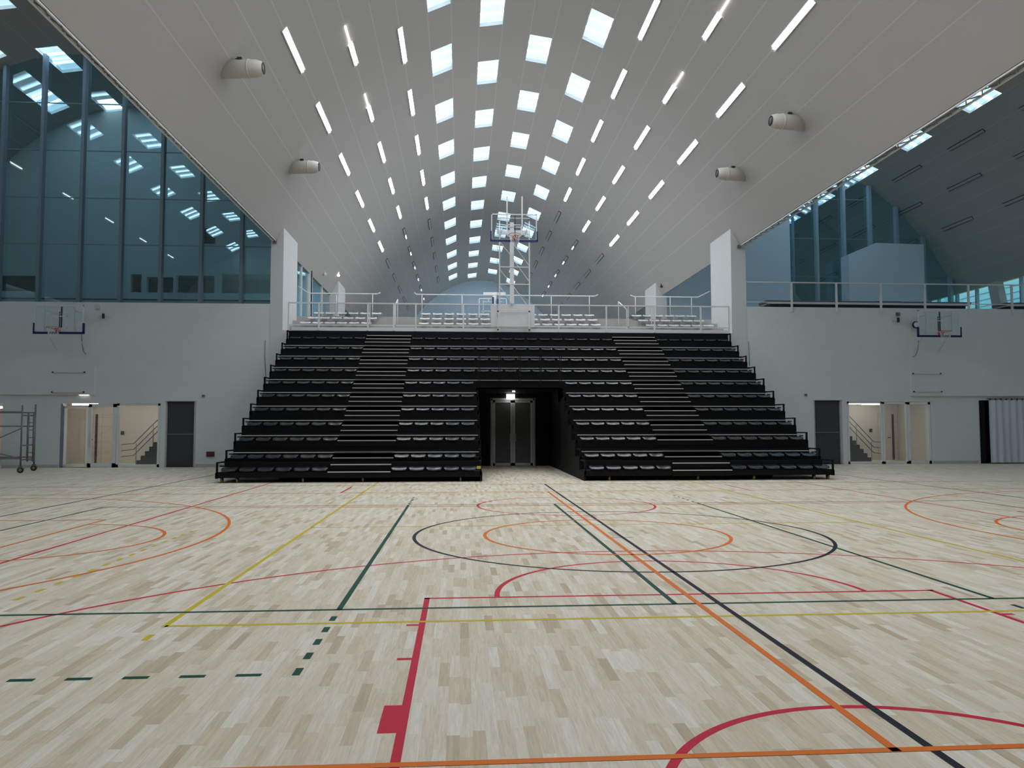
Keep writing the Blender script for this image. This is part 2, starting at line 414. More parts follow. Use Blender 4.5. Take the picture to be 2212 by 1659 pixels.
# piers
def pier(x0, x1, y0, y1, z0):
    mb = MB(); V = []
    for x in (x0, x1):
        for y in (y0, y1): V += [(x, y, z0), (x, y, vz(max(-9.59, min(9.59, x-CX)))+.03)]
    mb.add(V, [(0, 1, 3, 2), (4, 6, 7, 5), (0, 4, 5, 1), (2, 3, 7, 6), (0, 2, 6, 4), (1, 5, 7, 3)])
    return mb
tag(pier(-7.66, -7.16, BACK-.02, 33.8, 0).build('pier', 'wall2'), 'broad white pier left of the white seats', 'pier', kind='structure')
tag(pier(11.32, 11.95, BACK-.02, 33.8, 0).build('pier', 'wall2'), 'broad white pier right of the white seats', 'pier', kind='structure')
tag(pier(-7.66, -7.0, 44, 46.6, 6.5).build('pier', 'wall2'), 'distant white pier on the left', 'pier', kind='structure')
tag(pier(11.3, 11.95, 43.5, 46.1, 6.5).build('pier', 'wall2'), 'distant white pier on the right', 'pier', kind='structure')
# upper floors
uf = MB(); uf.box(XL, T, 6.2, -7.3, 62, 6.5); uf.box(11.6, T, 6.2, XR, 62, 6.55); uf.box(-7.5, 34.6, 6.1, 11.8, YEND, 6.42)
st(uf.build('floor_upper', 'concrete'))
# end walls under the vaults
def arch_wall(name, cx, y, d0, d1, z0, th, material, x_from=None, x_to=None):
    pts = []; n = 40
    for i in range(n+1):
        dx = d0+(d1-d0)*i/n; pts.append((cx+dx, vz(dx)))
    pts = [(pts[0][0], z0)]+pts+[(pts[-1][0], z0)]
    return MB().prism(pts, 'y', y, y+th).build(name, material)
st(arch_wall('wall_end', CX, YEND, -CE, CE, 6.0, .3, 'bluewall'))
# left room back wall with its opening strip
def arch_wall_cut(cx, y, th, x0, x1, z0, holes, zbelow):
    mb = MB(); xs = sorted({x0, x1} | {h[0] for h in holes} | {h[1] for h in holes} | {x0+(x1-x0)*i/36 for i in range(37)})
    for a, b in zip(xs, xs[1:]):
        m_ = (a+b)/2; h = [q for q in holes if q[0] <= m_ <= q[1]]
        za, zb = vz(a-cx), vz(b-cx)
        def col(zl, zta, ztb):
            V = [(a, y, zl), (b, y, zl), (b, y, ztb), (a, y, zta)]; V += [(p[0], y+th, p[2]) for p in V]
            mb.add(V, [(0, 1, 2, 3), (7, 6, 5, 4), (0, 4, 5, 1), (3, 2, 6, 7), (0, 3, 7, 4), (1, 5, 6, 2)])
        if h: col(h[0][3], za, zb); col(z0, h[0][2], h[0][2])
        else: col(z0, za, zb)
    return mb
lw = arch_wall_cut(CL, 37.9, .25, -25.2, -7.35, 6.5, [(-22.5, -20.2, 8.1, 8.85), (-15.95, -15.45, 8.1, 8.98), (-15.2, -13.95, 8.1, 8.86), (-13.8, -12.0, 8.1, 8.95), (-11.7, -8.2, 8.1, 9.05)], 0)
st(lw.build('wall_room', 'wall2'))
gr = MB()
for i in range(9): gr.box(-12.55, 37.84, 10.55+i*.085, -12.0, 37.9, 10.59+i*.085)
tag(gr.build('wall_grille', 'dark'), 'round-looking dark louvred grille on the wall behind the left glazing', 'grille')
# dark space behind those openings
st(MB().box(-25.2, 38.2, 6.5, -7.7, 38.25, 6.6).box(-25.2, 41.5, 6.5, -7.7, 41.6, 10).box(-25.2, 38.2, 9.4, -7.7, 41.5, 9.5).build('wall_corridor', 'wall'))
st(MB().box(-25.2, 33.44, 6.5, -7.7, 33.5, 7.0).build('trim_4', 'wall2'))
sill = MB().box(-25.2, 33.4, 7.0, -7.7, 33.44, 7.04); st(sill.build('trim_3', 'doorred'))
# right: pale cross wall upstairs, walls behind
mbw = MB()
n = 20; pts = [(11.95, 6.5)]
for i in range(n+1):
    x = 11.95+(19.55-11.95)*i/n; pts.append((x, vz(max(x-CRT, -9.2))))
pts.append((19.55, 6.5)); mbw.prism(pts, 'y', 43.9, 44.15)
st(mbw.build('wall_stair', 'bluewall'))
st(arch_wall('wall_end', CRT, 62, -9.2, OE, 6.3, .3, 'wall'))
st(arch_wall('wall_end', CL, 62, -OE, 9.0, 6.3, .3, 'bluewall'))
st(arch_wall('wall_front', CX, -1.3, -CE, CE, 0, .1, 'wall'))
# low wall far left behind the stand
st(MB().box(-16, 50, 6.5, -7.7, 50.2, 10.6).build('wall_far', 'bluewall'))
ts = MB()
for i in range(6): ts.box(-9.9+i*.32, 47.2, 6.5, -9.9+(i+1)*.32, 48.4, 8.75-i*.36)
tag(ts.build('timber_steps', 'timber'), 'brown stepped timber block behind the left pier', 'stairs')

# ------------------------------------------------------------------ glazed walls
def pane_strip(mb, x0, x1, y, z0, z1): mb.box(x0, y, z0, x1, y+.016, z1)
def glazed(name, cx, y, x0, x1, z0, mulls, joints, fin, mm, clampdx, mw=.14):
    e = st(empty(name, ((x0+x1)/2, y, z0))); org = Vector(e.location)
    xs = sorted({x0, x1} | set(m_ for m_ in mulls if x0 < m_ < x1)); full = []
    for a, b in zip(xs, xs[1:]):
        full.append((a, b))
        mb = MB(); k = 6; top = []
        for i in range(k+1):
            x = a+(b-a)*i/k; top.append((x, vz(max(clampdx[0], min(clampdx[1], x-cx)))-.02))
        poly = [(a, z0)]+top+[(b, z0)]
        mb.prism(poly, 'y', y, y+.02)
        o = mb.build('pane', 'glass', e); o.location = -org
        j = MB()
        for z in joints:
            zt = min(t[1] for t in top)
            if z < zt: j.box(a, y-.012, z-.018, b, y+.03, z+.018)
        if j.v: jo = j.build('glazing_bar', 'mull', e); jo.location = -org
    for x in mulls:
        zt = vz(max(clampdx[0], min(clampdx[1], x-cx)))-.02
        mo = MB().box(x-mw/2, y-fin, z0, x+mw/2, y-.0, zt).build('mullion', mm, e); mo.location = -org
    return e
LY = 32.4
k_ = LY/BACK
lm = [-18.1*k_-1.62*2, -18.1*k_-1.62, -18.1*k_, -16.6*k_, -15.04*k_, -13.48*k_, -11.93*k_, -10.37*k_, -8.78*k_]
lj = [(z-CAM_H)*k_+CAM_H for z in (14.56, 12.64, 10.72, 8.85)]
glazed('window_1', CL, LY, -25.2, -7.66, LZ, lm, lj, .24, 'mull', (-OE, SE), .13)
k2 = 44/44.5
glazed('window_2', CRT, 44.0, 19.55, 29.95, 6.55, [21.39*k2, 23.09*k2, 24.74*k2, 26.4*k2, 28.07*k2, 29.71*k2], [15.2, 12.8, 10.5, 8.6], .3, 'mull2', (-9.2, OE), .16)
glazed('window_3', CRT, 50.6, 19.55, 29.95, 6.55, [21.0, 22.7, 24.4, 26.1, 27.8], [14.0, 11.2, 8.6], .2, 'mull2', (-9.2, OE), .12)
# glass screens between the first and second piers
def side_screen(name, x, y0, y1, mulls):
    e = st(empty(name, (x, y0, 6.5))); org = Vector(e.location); zt = vz(9.55)
    o = MB().box(x-.01, y0, 6.5, x+.01, y1, zt).build('pane', 'glass', e); o.location = -org
    for y in mulls:
        o = MB().box(x-.06, y-.05, 6.5, x+.06, y+.05, zt).build('mullion', 'white', e); o.location = -org
side_screen('window_4', -7.5, 33.8, 44, [36.2, 37.9, 38.7, 41.5])
# right window strip looking outside
e = st(empty('window_5', (XR, 49, 6.5))); org = Vector(e.location)
MB().box(XR+.14, 37.6, 6.5, XR+.16, 60, 9.68).build('pane', 'glass', e).location = -org
for y in (37.6, 39.4, 41.2, 43, 44.8, 46.6, 48.4, 50.2, 52, 54, 56, 58, 60):
    MB().box(XR+.05, y-.05, 6.5, XR+.25, y+.05, 9.68).build('mullion', 'mull', e).location = -org
MB().box(XR+.05, 37.6, 7.95, XR+.25, 60, 8.03).build('transom', 'mull', e).location = -org
for y in (39.6, 46.0):
    mb = MB(); V = [(29.0, y-.9, 6.5), (29.4, y-.9, 6.5), (29.4, y-.2, 6.5), (29.0, y-.2, 6.5), (29.3, y+.2, 9.5), (29.7, y+.2, 9.5), (29.7, y+.9, 9.5), (29.3, y+.9, 9.5)]
    mb.add(V, [(0, 1, 2, 3), (7, 6, 5, 4), (0, 4, 5, 1), (1, 5, 6, 2), (2, 6, 7, 3), (3, 7, 4, 0)])
    tag(mb.build('leaning_column', 'concrete'), 'slanted grey concrete strut by the far right windows, %s one' % ('nearer' if y < 42 else 'farther'), 'column', kind='structure')
# outside
st(MB().box(31, 20, 5.0, 80, 110, 5.2).build('ground', 'grass'))
for i, (x, y, r, t) in enumerate(((35.6, 43, 1.5, 'nearest the frame edge'), (37.5, 51, 1.6, 'middle one'), (43, 62, 1.9, 'farthest one'))):
    e = tag(empty('tree', (x, y, 5.2)), 'bright green leafy tree outside the far right windows, %s' % t, 'tree', 'trees outside the windows')
    MB().tube([(0, 0, 0), (.1, 0, 1.2), (0, .1, 2.6)], [.16, .12, .08]).build('trunk', 'timber', e)
    mb = MB()
    for k in range(300):
        a = random.random()*2*pi; b = math.acos(2*random.random()-1); q = r*(.6+.4*random.random())
        c = Vector((q*sin(b)*cos(a), q*sin(b)*sin(a), 2.7+q*.8*cos(b))); s_ = .16+.14*random.random()
        n1 = Vector((random.random()-.5, random.random()-.5, random.random()-.5)).normalized(); n2 = n1.orthogonal().normalized()
        mb.add([c+n1*s_, c+n2*s_*.6, c-n1*s_, c-n2*s_*.6], [(0, 1, 2, 3)])
    mb.build('foliage', 'leaf', e)

mb = MB(); mb.box(33.2, 30, 8.9, 33.4, 90, 13); mb.box(33.05, 30, 8.78, 33.5, 90, 8.95, 1)
for i in range(9): mb.box(33.17, 30, 9.2+i*.4, 33.2, 90, 9.23+i*.4, 1)
st(mb.build('eave_outside', ['teal', 'mull2']), 'pale teal boarded eave seen through the far right windows')

# ------------------------------------------------------------------ curtain track trusses on the vault edges
def truss(x, z, side, label, wd=.2):
    e = tag(empty('track_truss', (x, BACK-.1, z)), label, 'truss'); org = Vector(e.location)
    a = MB(); a.bar((x, 1, z), (x, BACK-.05, z), .035); a.bar((x-side*wd, 1, z-.02), (x-side*wd, BACK-.05, z-.02), .045)
    a.build('chord', 'white', e).location = -org
    l = MB(); y = 1.; i = 0
    while y < BACK-.4:
        p, q = (x, x-side*wd) if i % 2 == 0 else (x-side*wd, x)
        l.bar((p, y, z-.01), (q, y+.28, z-.015), .022); y += .28; i += 1
    l.build('lacing', 'steel', e).location = -org
    MB().box(x-.12, BACK-.16, z-.1, x+.02, BACK-.04, z+.02).build('end_motor', 'steel', e).location = -org
truss(CX-CE-.02, vz(CE)-.04, 1, 'long thin lattice track under the left edge of the central vault', .10)
truss(CX+CER+.02, vz(CER)-.04, -1, 'long thin lattice track under the right edge of the central vault')

# ------------------------------------------------------------------ floor markings
def band(mb, x0, y0, x1, y1, z): mb.add([(x0, y0, z), (x1, y0, z), (x1, y1, z), (x0, y1, z)], [(0, 1, 2, 3)])
LW = .05
def vl(mb, x, y0, y1, z, w=LW): band(mb, x-w/2, y0, x+w/2, y1, z)
def hl(mb, y, x0, x1, z, w=LW): band(mb, x0, y-w/2, x1, y+w/2, z)
def arc(mb, cx, cy, r, a0, a1, z, w=LW):
    n = max(8, int(abs(a1-a0)*40)); V = []; F = []
    for i in range(n+1):
        a = a0+(a1-a0)*i/n
        for q in (r-w, r): V.append((cx+q*cos(a), cy+q*sin(a), z))
    for i in range(n): F.append((2*i, 2*i+1, 2*i+3, 2*i+2))
    mb.add(V, F)
def mark(mb, name, m_, label): st(mb.build(name, m_), label)
ZL = .0004
z = ZL*2; y_ = MB() # yellow volleyball court, long way
for x in (-2.35, 6.6): vl(y_, x, 6.355, 24.4, z)
for y in (6.38, 12.38, 18.4): hl(y_, y, -2.35, 6.6, z)
hl(y_, 15.41, -2.35, 6.6, z)
for i in range(14):
    for x in (-4.08, 8.33): hl(y_, 7.49+.35*i, x-.08, x+.08, z) if False else band(y_, x-.025, 7.42+.35*i, x+.025, 7.57+.35*i, z)
for x in (-2.35, 6.6): band(y_, x-.025, 5.97, x+.025, 6.13, z)
mark(y_, 'yellow_court_markings', 'yellow', 'yellow painted court lines')
z = ZL; r_ = MB(); KX, KY = 2.12, 1.45 # red basketball court, long way
for x in (KX-7.5+.025, KX+7.5-.025): vl(r_, x, KY, 29.4, z)
hl(r_, KY, KX-7.5, KX+7.5, z); hl(r_, 15.47, KX-7.5, KX+7.5, z)
for s_ in (-1, 1):
    x = KX+s_*2.425; vl(r_, x, KY, KY+5.8, z)
    for a, b in ((1.75, 1.8), (2.65, 3.05), (3.9, 3.95), (4.8, 4.85)):
        w = .10; xa = KX+s_*2.45; band(r_, min(xa, xa+s_*w), KY+a, max(xa, xa+s_*w), KY+b, z)
hl(r_, KY+5.775, KX-2.45, KX+2.45, z); arc(r_, KX, KY+5.8, 1.8, 0, pi, z)
arc(r_, KX, KY+1.575, 1.30, 0, pi, z); arc(r_, KX, KY+1.575, 6.75, math.acos(6.6/6.75), pi-math.acos(6.6/6.75), z)
for s_ in (-1, 1): vl(r_, KX+s_*6.575, KY, KY+2.99, z)
arc(r_, KX, 15.46, 1.8, 0, 2*pi, z)
for x in (-2.87, 7.19): vl(r_, x, 18.7, 20.6, z)
mark(r_, 'red_court_markings', 'red', 'red painted court lines')
z = ZL*3; g_ = MB() # green volleyball court, cross way
for x in (-1.05, 1.92, 4.90): vl(g_, x, 6.84, 15.75, z)
for x in (-7.05, 10.87): vl(g_, x, 6.84, 15.75, z)
for y in (6.84, 15.75): hl(g_, y, -7.07, 10.9, z)
for x in (-1.05, 4.9):
    for i in range(5):
        c = 5.15+.345*i; band(g_, x-.025, c-.075, x+.025, c+.075, z); c = 16.02+.345*i; band(g_, x-.025, c-.075, x+.025, c+.075, z)
for i in range(6): c = -1.35-.35*i; band(g_, c-.08, 5.075, c+.08, 5.125, z)
for i in range(6): c = 5.2+.35*i; band(g_, c-.08, 5.075, c+.08, 5.125, z)
mark(g_, 'green_court_markings', 'green', 'green painted court lines')
z = ZL*4; n_ = MB() # black handball court, cross way
vl(n_, 2.32, 1.4, 21.15, z); hl(n_, 21.15, -17.6, 22.3, z); hl(n_, 1.4, -17.6, 22.3, z)
for x in (-8.16, 12.4): vl(n_, x, 1.4, 30.9, z)
for x in (-7.0, 10.9): pass
arc(n_, 2.31, 11.3, 3.0, 0, 2*pi, z)
band(n_, 2.16, 10.93, 2.48, 10.955, z)
mark(n_, 'black_court_markings', 'navy', 'black painted court lines')
z = ZL*5; o_ = MB(); OX, OY = 2.13, 11.25 # orange basketball court, cross way
vl(o_, OX, 3.7, 18.76, z); hl(o_, 3.72, OX-14, OX+14, z); hl(o_, 18.74, OX-14, OX+14, z)
arc(o_, OX, OY, 1.8, 0, 2*pi, z)
for s_ in (-1, 1):
    bx = OX+s_*12.42; a = math.acos(6.6/6.75)
    if s_ < 0: arc(o_, bx, OY, 6.75, -pi/2+a, pi/2-a, z)
    else: arc(o_, bx, OY, 6.75, pi/2+a, 3*pi/2-a, z)
    fx = OX+s_*8.2; vl(o_, fx, OY-2.45, OY+2.45, z)
    arc(o_, fx, OY, 1.8, -pi/2 if s_ < 0 else pi/2, pi/2 if s_ < 0 else 3*pi/2, z)
    for y in (OY-2.425, OY+2.425, OY-6.6, OY+6.6): hl(o_, y, min(fx, OX+s_*14), max(fx, OX+s_*14), z) if abs(y-OY) < 3 else hl(o_, y, min(OX+s_*11.01, OX+s_*14), max(OX+s_*11.01, OX+s_*14), z)
    vl(o_, OX+s_*14, 3.7, 18.76, z)
mark(o_, 'orange_court_markings', 'orange', 'orange painted court lines')

# ------------------------------------------------------------------ black telescopic grandstand
GX0, GX1 = -6.90, 11.12; PX0, PX1 = .60, 3.62; MID = 2.11
LY_ = {k: 22.57+.851*(k-1) for k in range(1, 12)}
LZ_ = {1: .514, 2: .829, 3: 1.326, 4: 1.80, 5: 2.284, 6: 2.775, 7: 3.27, 8: 3.77, 9: 4.265, 10: 4.76, 11: 5.26}
NY = {k: LY_[k]-.29 for k in LY_}; NZ = {k: LZ_[k]-.163 for k in LZ_}; NZ[1] = .30
AIS = [(-3.79, -1.99), (2*MID+1.99, 2*MID+3.79)]
G = tag(empty('grandstand', (MID, NY[1], 0)), 'black telescopic grandstand with two stair aisles and a central passage', 'grandstand'); gorg = Vector(G.location)
def gpart(mb, name, m_, parent=None, label=None):
    o = mb.build(name, m_, parent or G)
    if parent is None: o.location = -gorg
    if label: o['label'] = label
    return o
for k in range(1, 12):
    t = MB(); yb = NY[k+1] if k < 11 else BACK-.03
    blocks = [(GX0, PX0), (PX1, GX1)] if k < 7 else [(GX0, GX1)]
    for a, b in (blocks if k != 7 else [(GX0, PX0), (PX0, PX1), (PX1, GX1)]):
        zb = .14 if k == 1 else NZ[k-1]-.12
        if k == 7 and a == PX0: zb = 3.0
        zb = max(zb, .14)
        t.box(a, NY[k], zb, b, yb+.12 if k < 11 else yb, NZ[k])            # deck and riser
        # back board behind the seats of this row, short of both ends, interrupted at the aisles
        xs = [a+(.22 if a in (GX0, PX1) else 0)]
        lo, hi = xs[0], b-(.22 if b in (GX1, PX0) else 0)
        t.box(lo, LY_[k]-.02, NZ[k], hi, LY_[k]+.03, LZ_[k]-.02)
        if k < 11: t.box(lo, LY_[k]-.01, LZ_[k]-.02, hi, LY_[k]+.05, LZ_[k]+.05)
    if k == 11: t.box(GX0+.02, BACK-.12, NZ[11], GX1-.02, BACK-.03, 5.44)
    gpart(t, 'tier', 'black')
    # side ends, floor to deck on the passage sides; open beam ends outside
    for a, b in blocks:
        for x in (a, b):
            ya, yy = NY[k]+.02, yb
            if x in (GX0, GX1): q = MB().box(x-.03, ya, max(.12, NZ[k]-.60), x+.03, yy+.3 if k < 11 else yy, NZ[k]-.02)
            else: q = MB().box(x-.03, ya, .02, x+.03, yy, NZ[k]-.02)
            gpart(q, 'side_panel', 'blackpanel')
    # silver line
    r = MB()
    if k in (1,):
        pass
    elif k < 11:
        for a, b in ([(GX0+.12, PX0-.05), (PX1+.05, GX1-.12)] if k < 7 else [(GX0+.12, GX1-.12)]): r.box(a, LY_[k]-.045, LZ_[k]-.022, b, LY_[k]-.005, LZ_[k]+.004)
        gpart(r, 'silver_rail', 'alu')
    # end frames
    ends = [(GX0, 1), (GX1, -1)]+([(PX0, -1), (PX1, 1)] if k < 7 else [])
    for x, s2 in ends:
        if k == 11: zt = 5.42
        else: zt = LZ_[k]+.075
        xx = x+s2*.02; f = MB()
        f.box(xx-.025, NY[k]-.0, NZ[k]-.12, xx+.025, NY[k]+.05, zt)
        f.bar((xx, NY[k]+.02, zt-.02), (xx, LY_[k]+.55 if k < 11 else BACK-.1, zt-.02), .04)
        f.bar((xx, LY_[k]-.02, LZ_[k]-.05), (xx+s2*.13, LY_[k]-.02, LZ_[k]-.05), .035)
        f.bar((xx, LY_[k]-.0, zt-.02), (xx+s2*1.2, LY_[k]-.0, zt-.02), .03)
        gpart(f, 'end_frame', 'black')
# aisle steps with aluminium nosings
for ai, (a, b) in enumerate(AIS):
    pos = []
    for k in range(1, 12):
        if k == 1: pos += [(NY[1]-.02, .30), (LY_[1]-.1, .50)]
        elif k == 2: pos += [(NY[2], .663), (LY_[2], LZ_[2])]
        elif k == 3: pos += [(NY[3], NZ[3]), (LY_[3], LZ_[3])]
        else: pos += [(NY[k]-.29, LZ_[k]-.327), (NY[k], NZ[k]), (LY_[k], LZ_[k])]
    pos = sorted(pos)
    for i, (y, z) in enumerate(pos):
        w0, w1 = a+.01, b-.01
        if abs(z-.5) < .01: w0, w1 = a+.06, b-.01
        yn = pos[i+1][0] if i+1 < len(pos) else BACK-.13
        stp = gpart(MB().box(w0, y-.02, z-.17, w1, yn, z-.004), 'stair_step', 'black')
        o = MB().box(w0, y-.045, z-.016, w1, y+.012, z+.012).build('nosing', 'alu', stp)
# skirt, wheels and floor beam
sk = MB()
sk.box(GX0+1.6, 22.95, 0.01, PX0-.1, 23.0, .2); sk.box(PX1+.15, 22.95, .01, GX1-1.6, 23.0, .2)
for k in (3, 5, 7): sk.box(GX0+1.6, NY[k]+.5, .01, PX0-.1, NY[k]+.55, .3); sk.box(PX1+.15, NY[k]+.5, .01, GX1-1.6, NY[k]+.55, .3)
gpart(sk, 'skirt', 'black')
for x in (GX0+.12, GX0+.55, GX0+2.4, GX0+4.1, PX0-.6, PX1+.75, GX1-4.1, GX1-2.4, GX1-.55, GX1-.12):
    w = MB(); w.box(x-.03, 22.38, .08, x+.03, 22.5, .3); gp = gpart(w, 'castor', 'black')
    MB().tube([(x-.025, 22.44, .075), (x+.025, 22.44, .075)], .073, 14).build('wheel', 'hub', gp)
gpart(MB().box(.467, NY[1]-.045, .37, .585, NY[1]-.035, .45), 'warning_label', 'yellowtag', label='yellow warning label at the passage corner')
# walls and ceiling of the passage
pm = MB(); pm.box(PX0, 27.3, 2.93, PX1, BACK-.03, 3.0); pm.box(PX0, 27.3, 2.93, PX1, 27.36, 3.12)
pm.box(PX0-.05, NY[7], .01, PX0, BACK-.03, 2.95); pm.box(PX1, NY[7], .01, PX1+.05, BACK-.03, 2.95)
pm.box(PX0, BACK-.05, .0, 1.2, BACK-.03, 2.95); pm.box(3.04, BACK-.05, 0, PX1, BACK-.03, 2.95); pm.box(1.2, BACK-.05, 2.75, 3.04, BACK-.03, 2.95)
gpart(pm, 'passage_lining', 'black')
# guard railing over the passage
gr_ = MB(); gy = 27.25; xs = [PX0+.05+(PX1-PX0-.1)*i/4 for i in range(5)]
for x in xs:
    for s_ in (-.03, .03): gr_.box(x+s_-.012, gy-.02, 2.95, x+s_+.012, gy+.02, 4.13)
gr_.box(xs[0], gy-.02, 4.09, xs[-1], gy+.02, 4.13); gr_.box(xs[0], gy-.02, 2.98, xs[-1], gy+.02, 3.02)
n = int((xs[-1]-xs[0])/.05)
for i in range(n): gr_.box(xs[0]+i*.05-.002, gy-.003, 3.0, xs[0]+i*.05+.002, gy+.003, 4.1)
for i in range(22): gr_.box(xs[0], gy-.003, 3.02+i*.05-.002, xs[-1], gy+.003, 3.02+i*.05+.002)
gpart(gr_, 'guard_railing', 'black')

# seats
def seat_proto(name, m_, w, dp, th, brm):
    name2 = brm
    e = empty(name); rows = []
    # dished shell: rounded outline, front lip rolled down
    nx, ny = 10, 7; top = []
    for j in range(ny+1):
        v = j/ny; r = []
        for i in range(nx+1):
            u = -1+2*i/nx; cw = (1-.22*abs(2*v-1)**3)
            x = u*w/2*cw; y = dp*(v-.0)
            zz = .018*u*u + .055*v - .03*(1-v)**5 - .022
            if abs(u) > .9: zz -= .012
            r.append((x, y, zz))
        top.append(r)
    mb = MB(); mb.grid(top); bot = [[(x, y+.0, z_-th*(1-.3*(1-j/ny))) for x, y, z_ in r] for j, r in enumerate(top)]
    mb.grid([r[::-1] for r in bot])
    edge = lambda q: q[0]+[r[-1] for r in q[1:-1]]+q[-1][::-1]+[r[0] for r in q[1:-1]][::-1]
    a, b = edge(top), edge(bot); mb.grid([a, b], close=True)
    mb.build('shell', m_, e)
    br = MB().box(-w*.28, dp*.25, -th-(.018 if name2 == 'black' else .09), w*.28, dp*.6, -th*.8); br.build('bracket', brm, e)
    return e
sp = seat_proto('stadium_seat', 'seat', .44, .29, .035, 'black')
fl_ = True
def seat_at(x, y, z, label, proto, group):
    global fl_
    if fl_: o = proto; fl_ = False
    else: o = copy_tree(proto)
    o.location = (x, y, z); tag(o, label, 'seat', group)
for k in range(1, 12):
    z = LZ_[k]-.10 if k > 1 else .40; y = LY_[k]-.345; rowt = '%s row from the floor' % ORD[k]
    for i in range(6):
        seat_at(-6.555+.507*i, y, z, 'black seat in the %s, %s from the left end' % (rowt, ORD[i+1]), sp, 'black grandstand seats')
    for i in range(6):
        seat_at(2*MID+6.555-.507*i, y, z, 'black seat in the %s, %s from the right end' % (rowt, ORD[i+1]), sp, 'black grandstand seats')
    if k < 8:
        for i in range(5):
            seat_at(-1.76+.5*i, y, z, 'black seat in the %s, %s right of the left aisle' % (rowt, ORD[i+1]), sp, 'black grandstand seats')
            seat_at(2*MID+1.76-.5*i, y, z, 'black seat in the %s, %s left of the right aisle' % (rowt, ORD[i+1]), sp, 'black grandstand seats')
    else:
        for i in range(16):
            t = '%s right of the left aisle' % ORD[i+1] if i < 8 else '%s left of the right aisle' % ORD[16-i]
            seat_at(-1.74+.513*i, y, z, 'black seat in the %s, %s' % (rowt, t), sp, 'black grandstand seats')

# ------------------------------------------------------------------ white upper stand
us = MB(); US = [(31.25, 5.46), (32.25, 5.79), (33.05, 6.12), (33.85, 6.42)]
us.box(-7.16, BACK+.4, 5.0, 11.32, 32.25, 5.46); us.box(-7.16, 32.25, 5.0, 11.32, 33.05, 5.79); us.box(-7.16, 33.05, 5.0, 11.32, 33.85, 6.12); us.box(-7.16, 33.85, 5.0, 11.32, 34.6, 6.42)
tag(us.build('upper_terrace', 'concrete'), 'pale stepped terrace carrying the white seats', 'terrace', kind='structure')
sw_ = MB() # aisle half steps
for a, b in ((-3.55, -1.85), (6.1, 7.85)):
    for (y, z) in ((31.85, 5.62), (32.65, 5.95), (33.45, 6.27)): sw_.box(a, y, z-.17, b, y+.41, z)
tag(sw_.build('terrace_steps', 'concrete'), 'small concrete steps in the white terrace aisles', 'steps', kind='structure')
fl_ = True
wsp = seat_proto('stadium_seat', 'whiteseat', .43, .34, .05, 'concrete')
for k in range(3):
    y = (32.0, 32.8, 33.6)[k]; z = (5.93, 6.25, 6.575)[k]; rt = ('front', 'middle', 'back')[k]
    x0 = (-6.70, -6.55, -6.45)[k]
    for i in range(6):
        seat_at(x0+.25+.50*i, y, z, 'white seat in the %s terrace row, %s from the left pier' % (rt, ORD[i+1]), wsp, 'white terrace seats')
        seat_at(2*2.09-x0-.25-.50*i, y, z, 'white seat in the %s terrace row, %s from the right pier' % (rt, ORD[i+1]), wsp, 'white terrace seats')
    for i in range(15):
        t = '%s right of the left aisle' % ORD[i+1] if i < 8 else '%s left of the right aisle' % ORD[15-i]
        seat_at(-1.55+.52*i, y, z, 'white seat in the %s terrace row, %s' % (rt, t), wsp, 'white terrace seats')
# front railing
R = tag(empty('terrace_railing', (2, BACK, 5.47)), 'white mesh railing along the terrace edge above the black grandstand', 'railing'); rorg = Vector(R.location)
def rp(mb, name, m_='white', par=None):
    o = mb.build(name, m_, par or R)
    if par is None: o.location = -rorg
    return o
ry = BACK-.04
rp(MB().bar((-6.95, ry, 6.58), (11.2, ry, 6.58), .05), 'top_rail')
rp(MB().bar((-6.95, ry, 5.69), (11.2, ry, 5.69), .04).bar((-6.8, ry+.02, 5.53), (11.2, ry+.02, 5.53), .02, .14), 'bottom_rail')
for x in (-6.92, -5.72, -3.76, -2.72, -1.83, .10, 4.02, 6.0, 8.02, 9.98, 11.17):
    rp(MB().box(x-.03, ry-.03, 5.47, x+.03, ry+.03, 6.6), 'post')
for x in (-2.65, -3.68, 6.92, 7.9): rp(MB().box(x-.02, ry-.02, 5.68, x+.02, ry+.02, 6.58), 'gate_post')
wm = MB()
x = -5.6
while x < 10.0:
    wm.box(x-.0025, ry-.0025, 5.7, x+.0025, ry+.0025, 6.56); x += .05
z = 5.74
while z < 6.55:
    wm.box(-5.7, ry-.0025, z-.0025, 9.98, ry+.0025, z+.0025); z += .05
rp(wm, 'wire_mesh', 'steel')
tag(MB().box(1.22, BACK-.10, 5.66, 3.02, BACK-.072, 6.54).build('white_board', 'white'), 'blank white panel fixed on the railing behind the central hoop frame', 'board')
# back rail behind the white seats
def rail(pts, posts, zb, label, r=.025):
    e = tag(empty('handrail', (pts[0][0], pts[0][1], zb)), label, 'handrail', 'white handrails on the terrace'); org = Vector(e.location)
    MB().tube(pts, r).build('rail', 'white', e).location = -org
    for (x, y, zt, zl) in posts: MB().tube([(x, y, zl), (x, y, zt)], .02, 6).build('post', 'white', e).location = -org
YR = 34.4; ZR = 7.53
rail([(-7.14, 33.9, 7.75), (-6.75, YR, ZR), (-3.75, YR, ZR), (-3.6, YR, ZR+.06)], [(-6.75, YR, ZR, 6.42), (-5.55, YR, ZR, 6.42), (-3.95, YR, ZR, 6.42)], 6.42, 'white handrail behind the left block of white seats')
rail([(-2.1, YR, ZR+.08), (-2.0, YR, ZR), (6.1, YR, ZR), (6.25, YR, ZR+.07)], [(x, YR, ZR, 6.42) for x in (-1.75, .05, 2.3, 4.1, 5.85)], 6.42, 'long white handrail behind the middle block of white seats')
rail([(7.75, YR, ZR+.07), (7.9, YR, ZR), (10.9, YR, ZR), (11.3, 33.9, 7.72)], [(x, YR, ZR, 6.42) for x in (7.98, 9.6, 10.6)], 6.42, 'white handrail behind the right block of white seats')
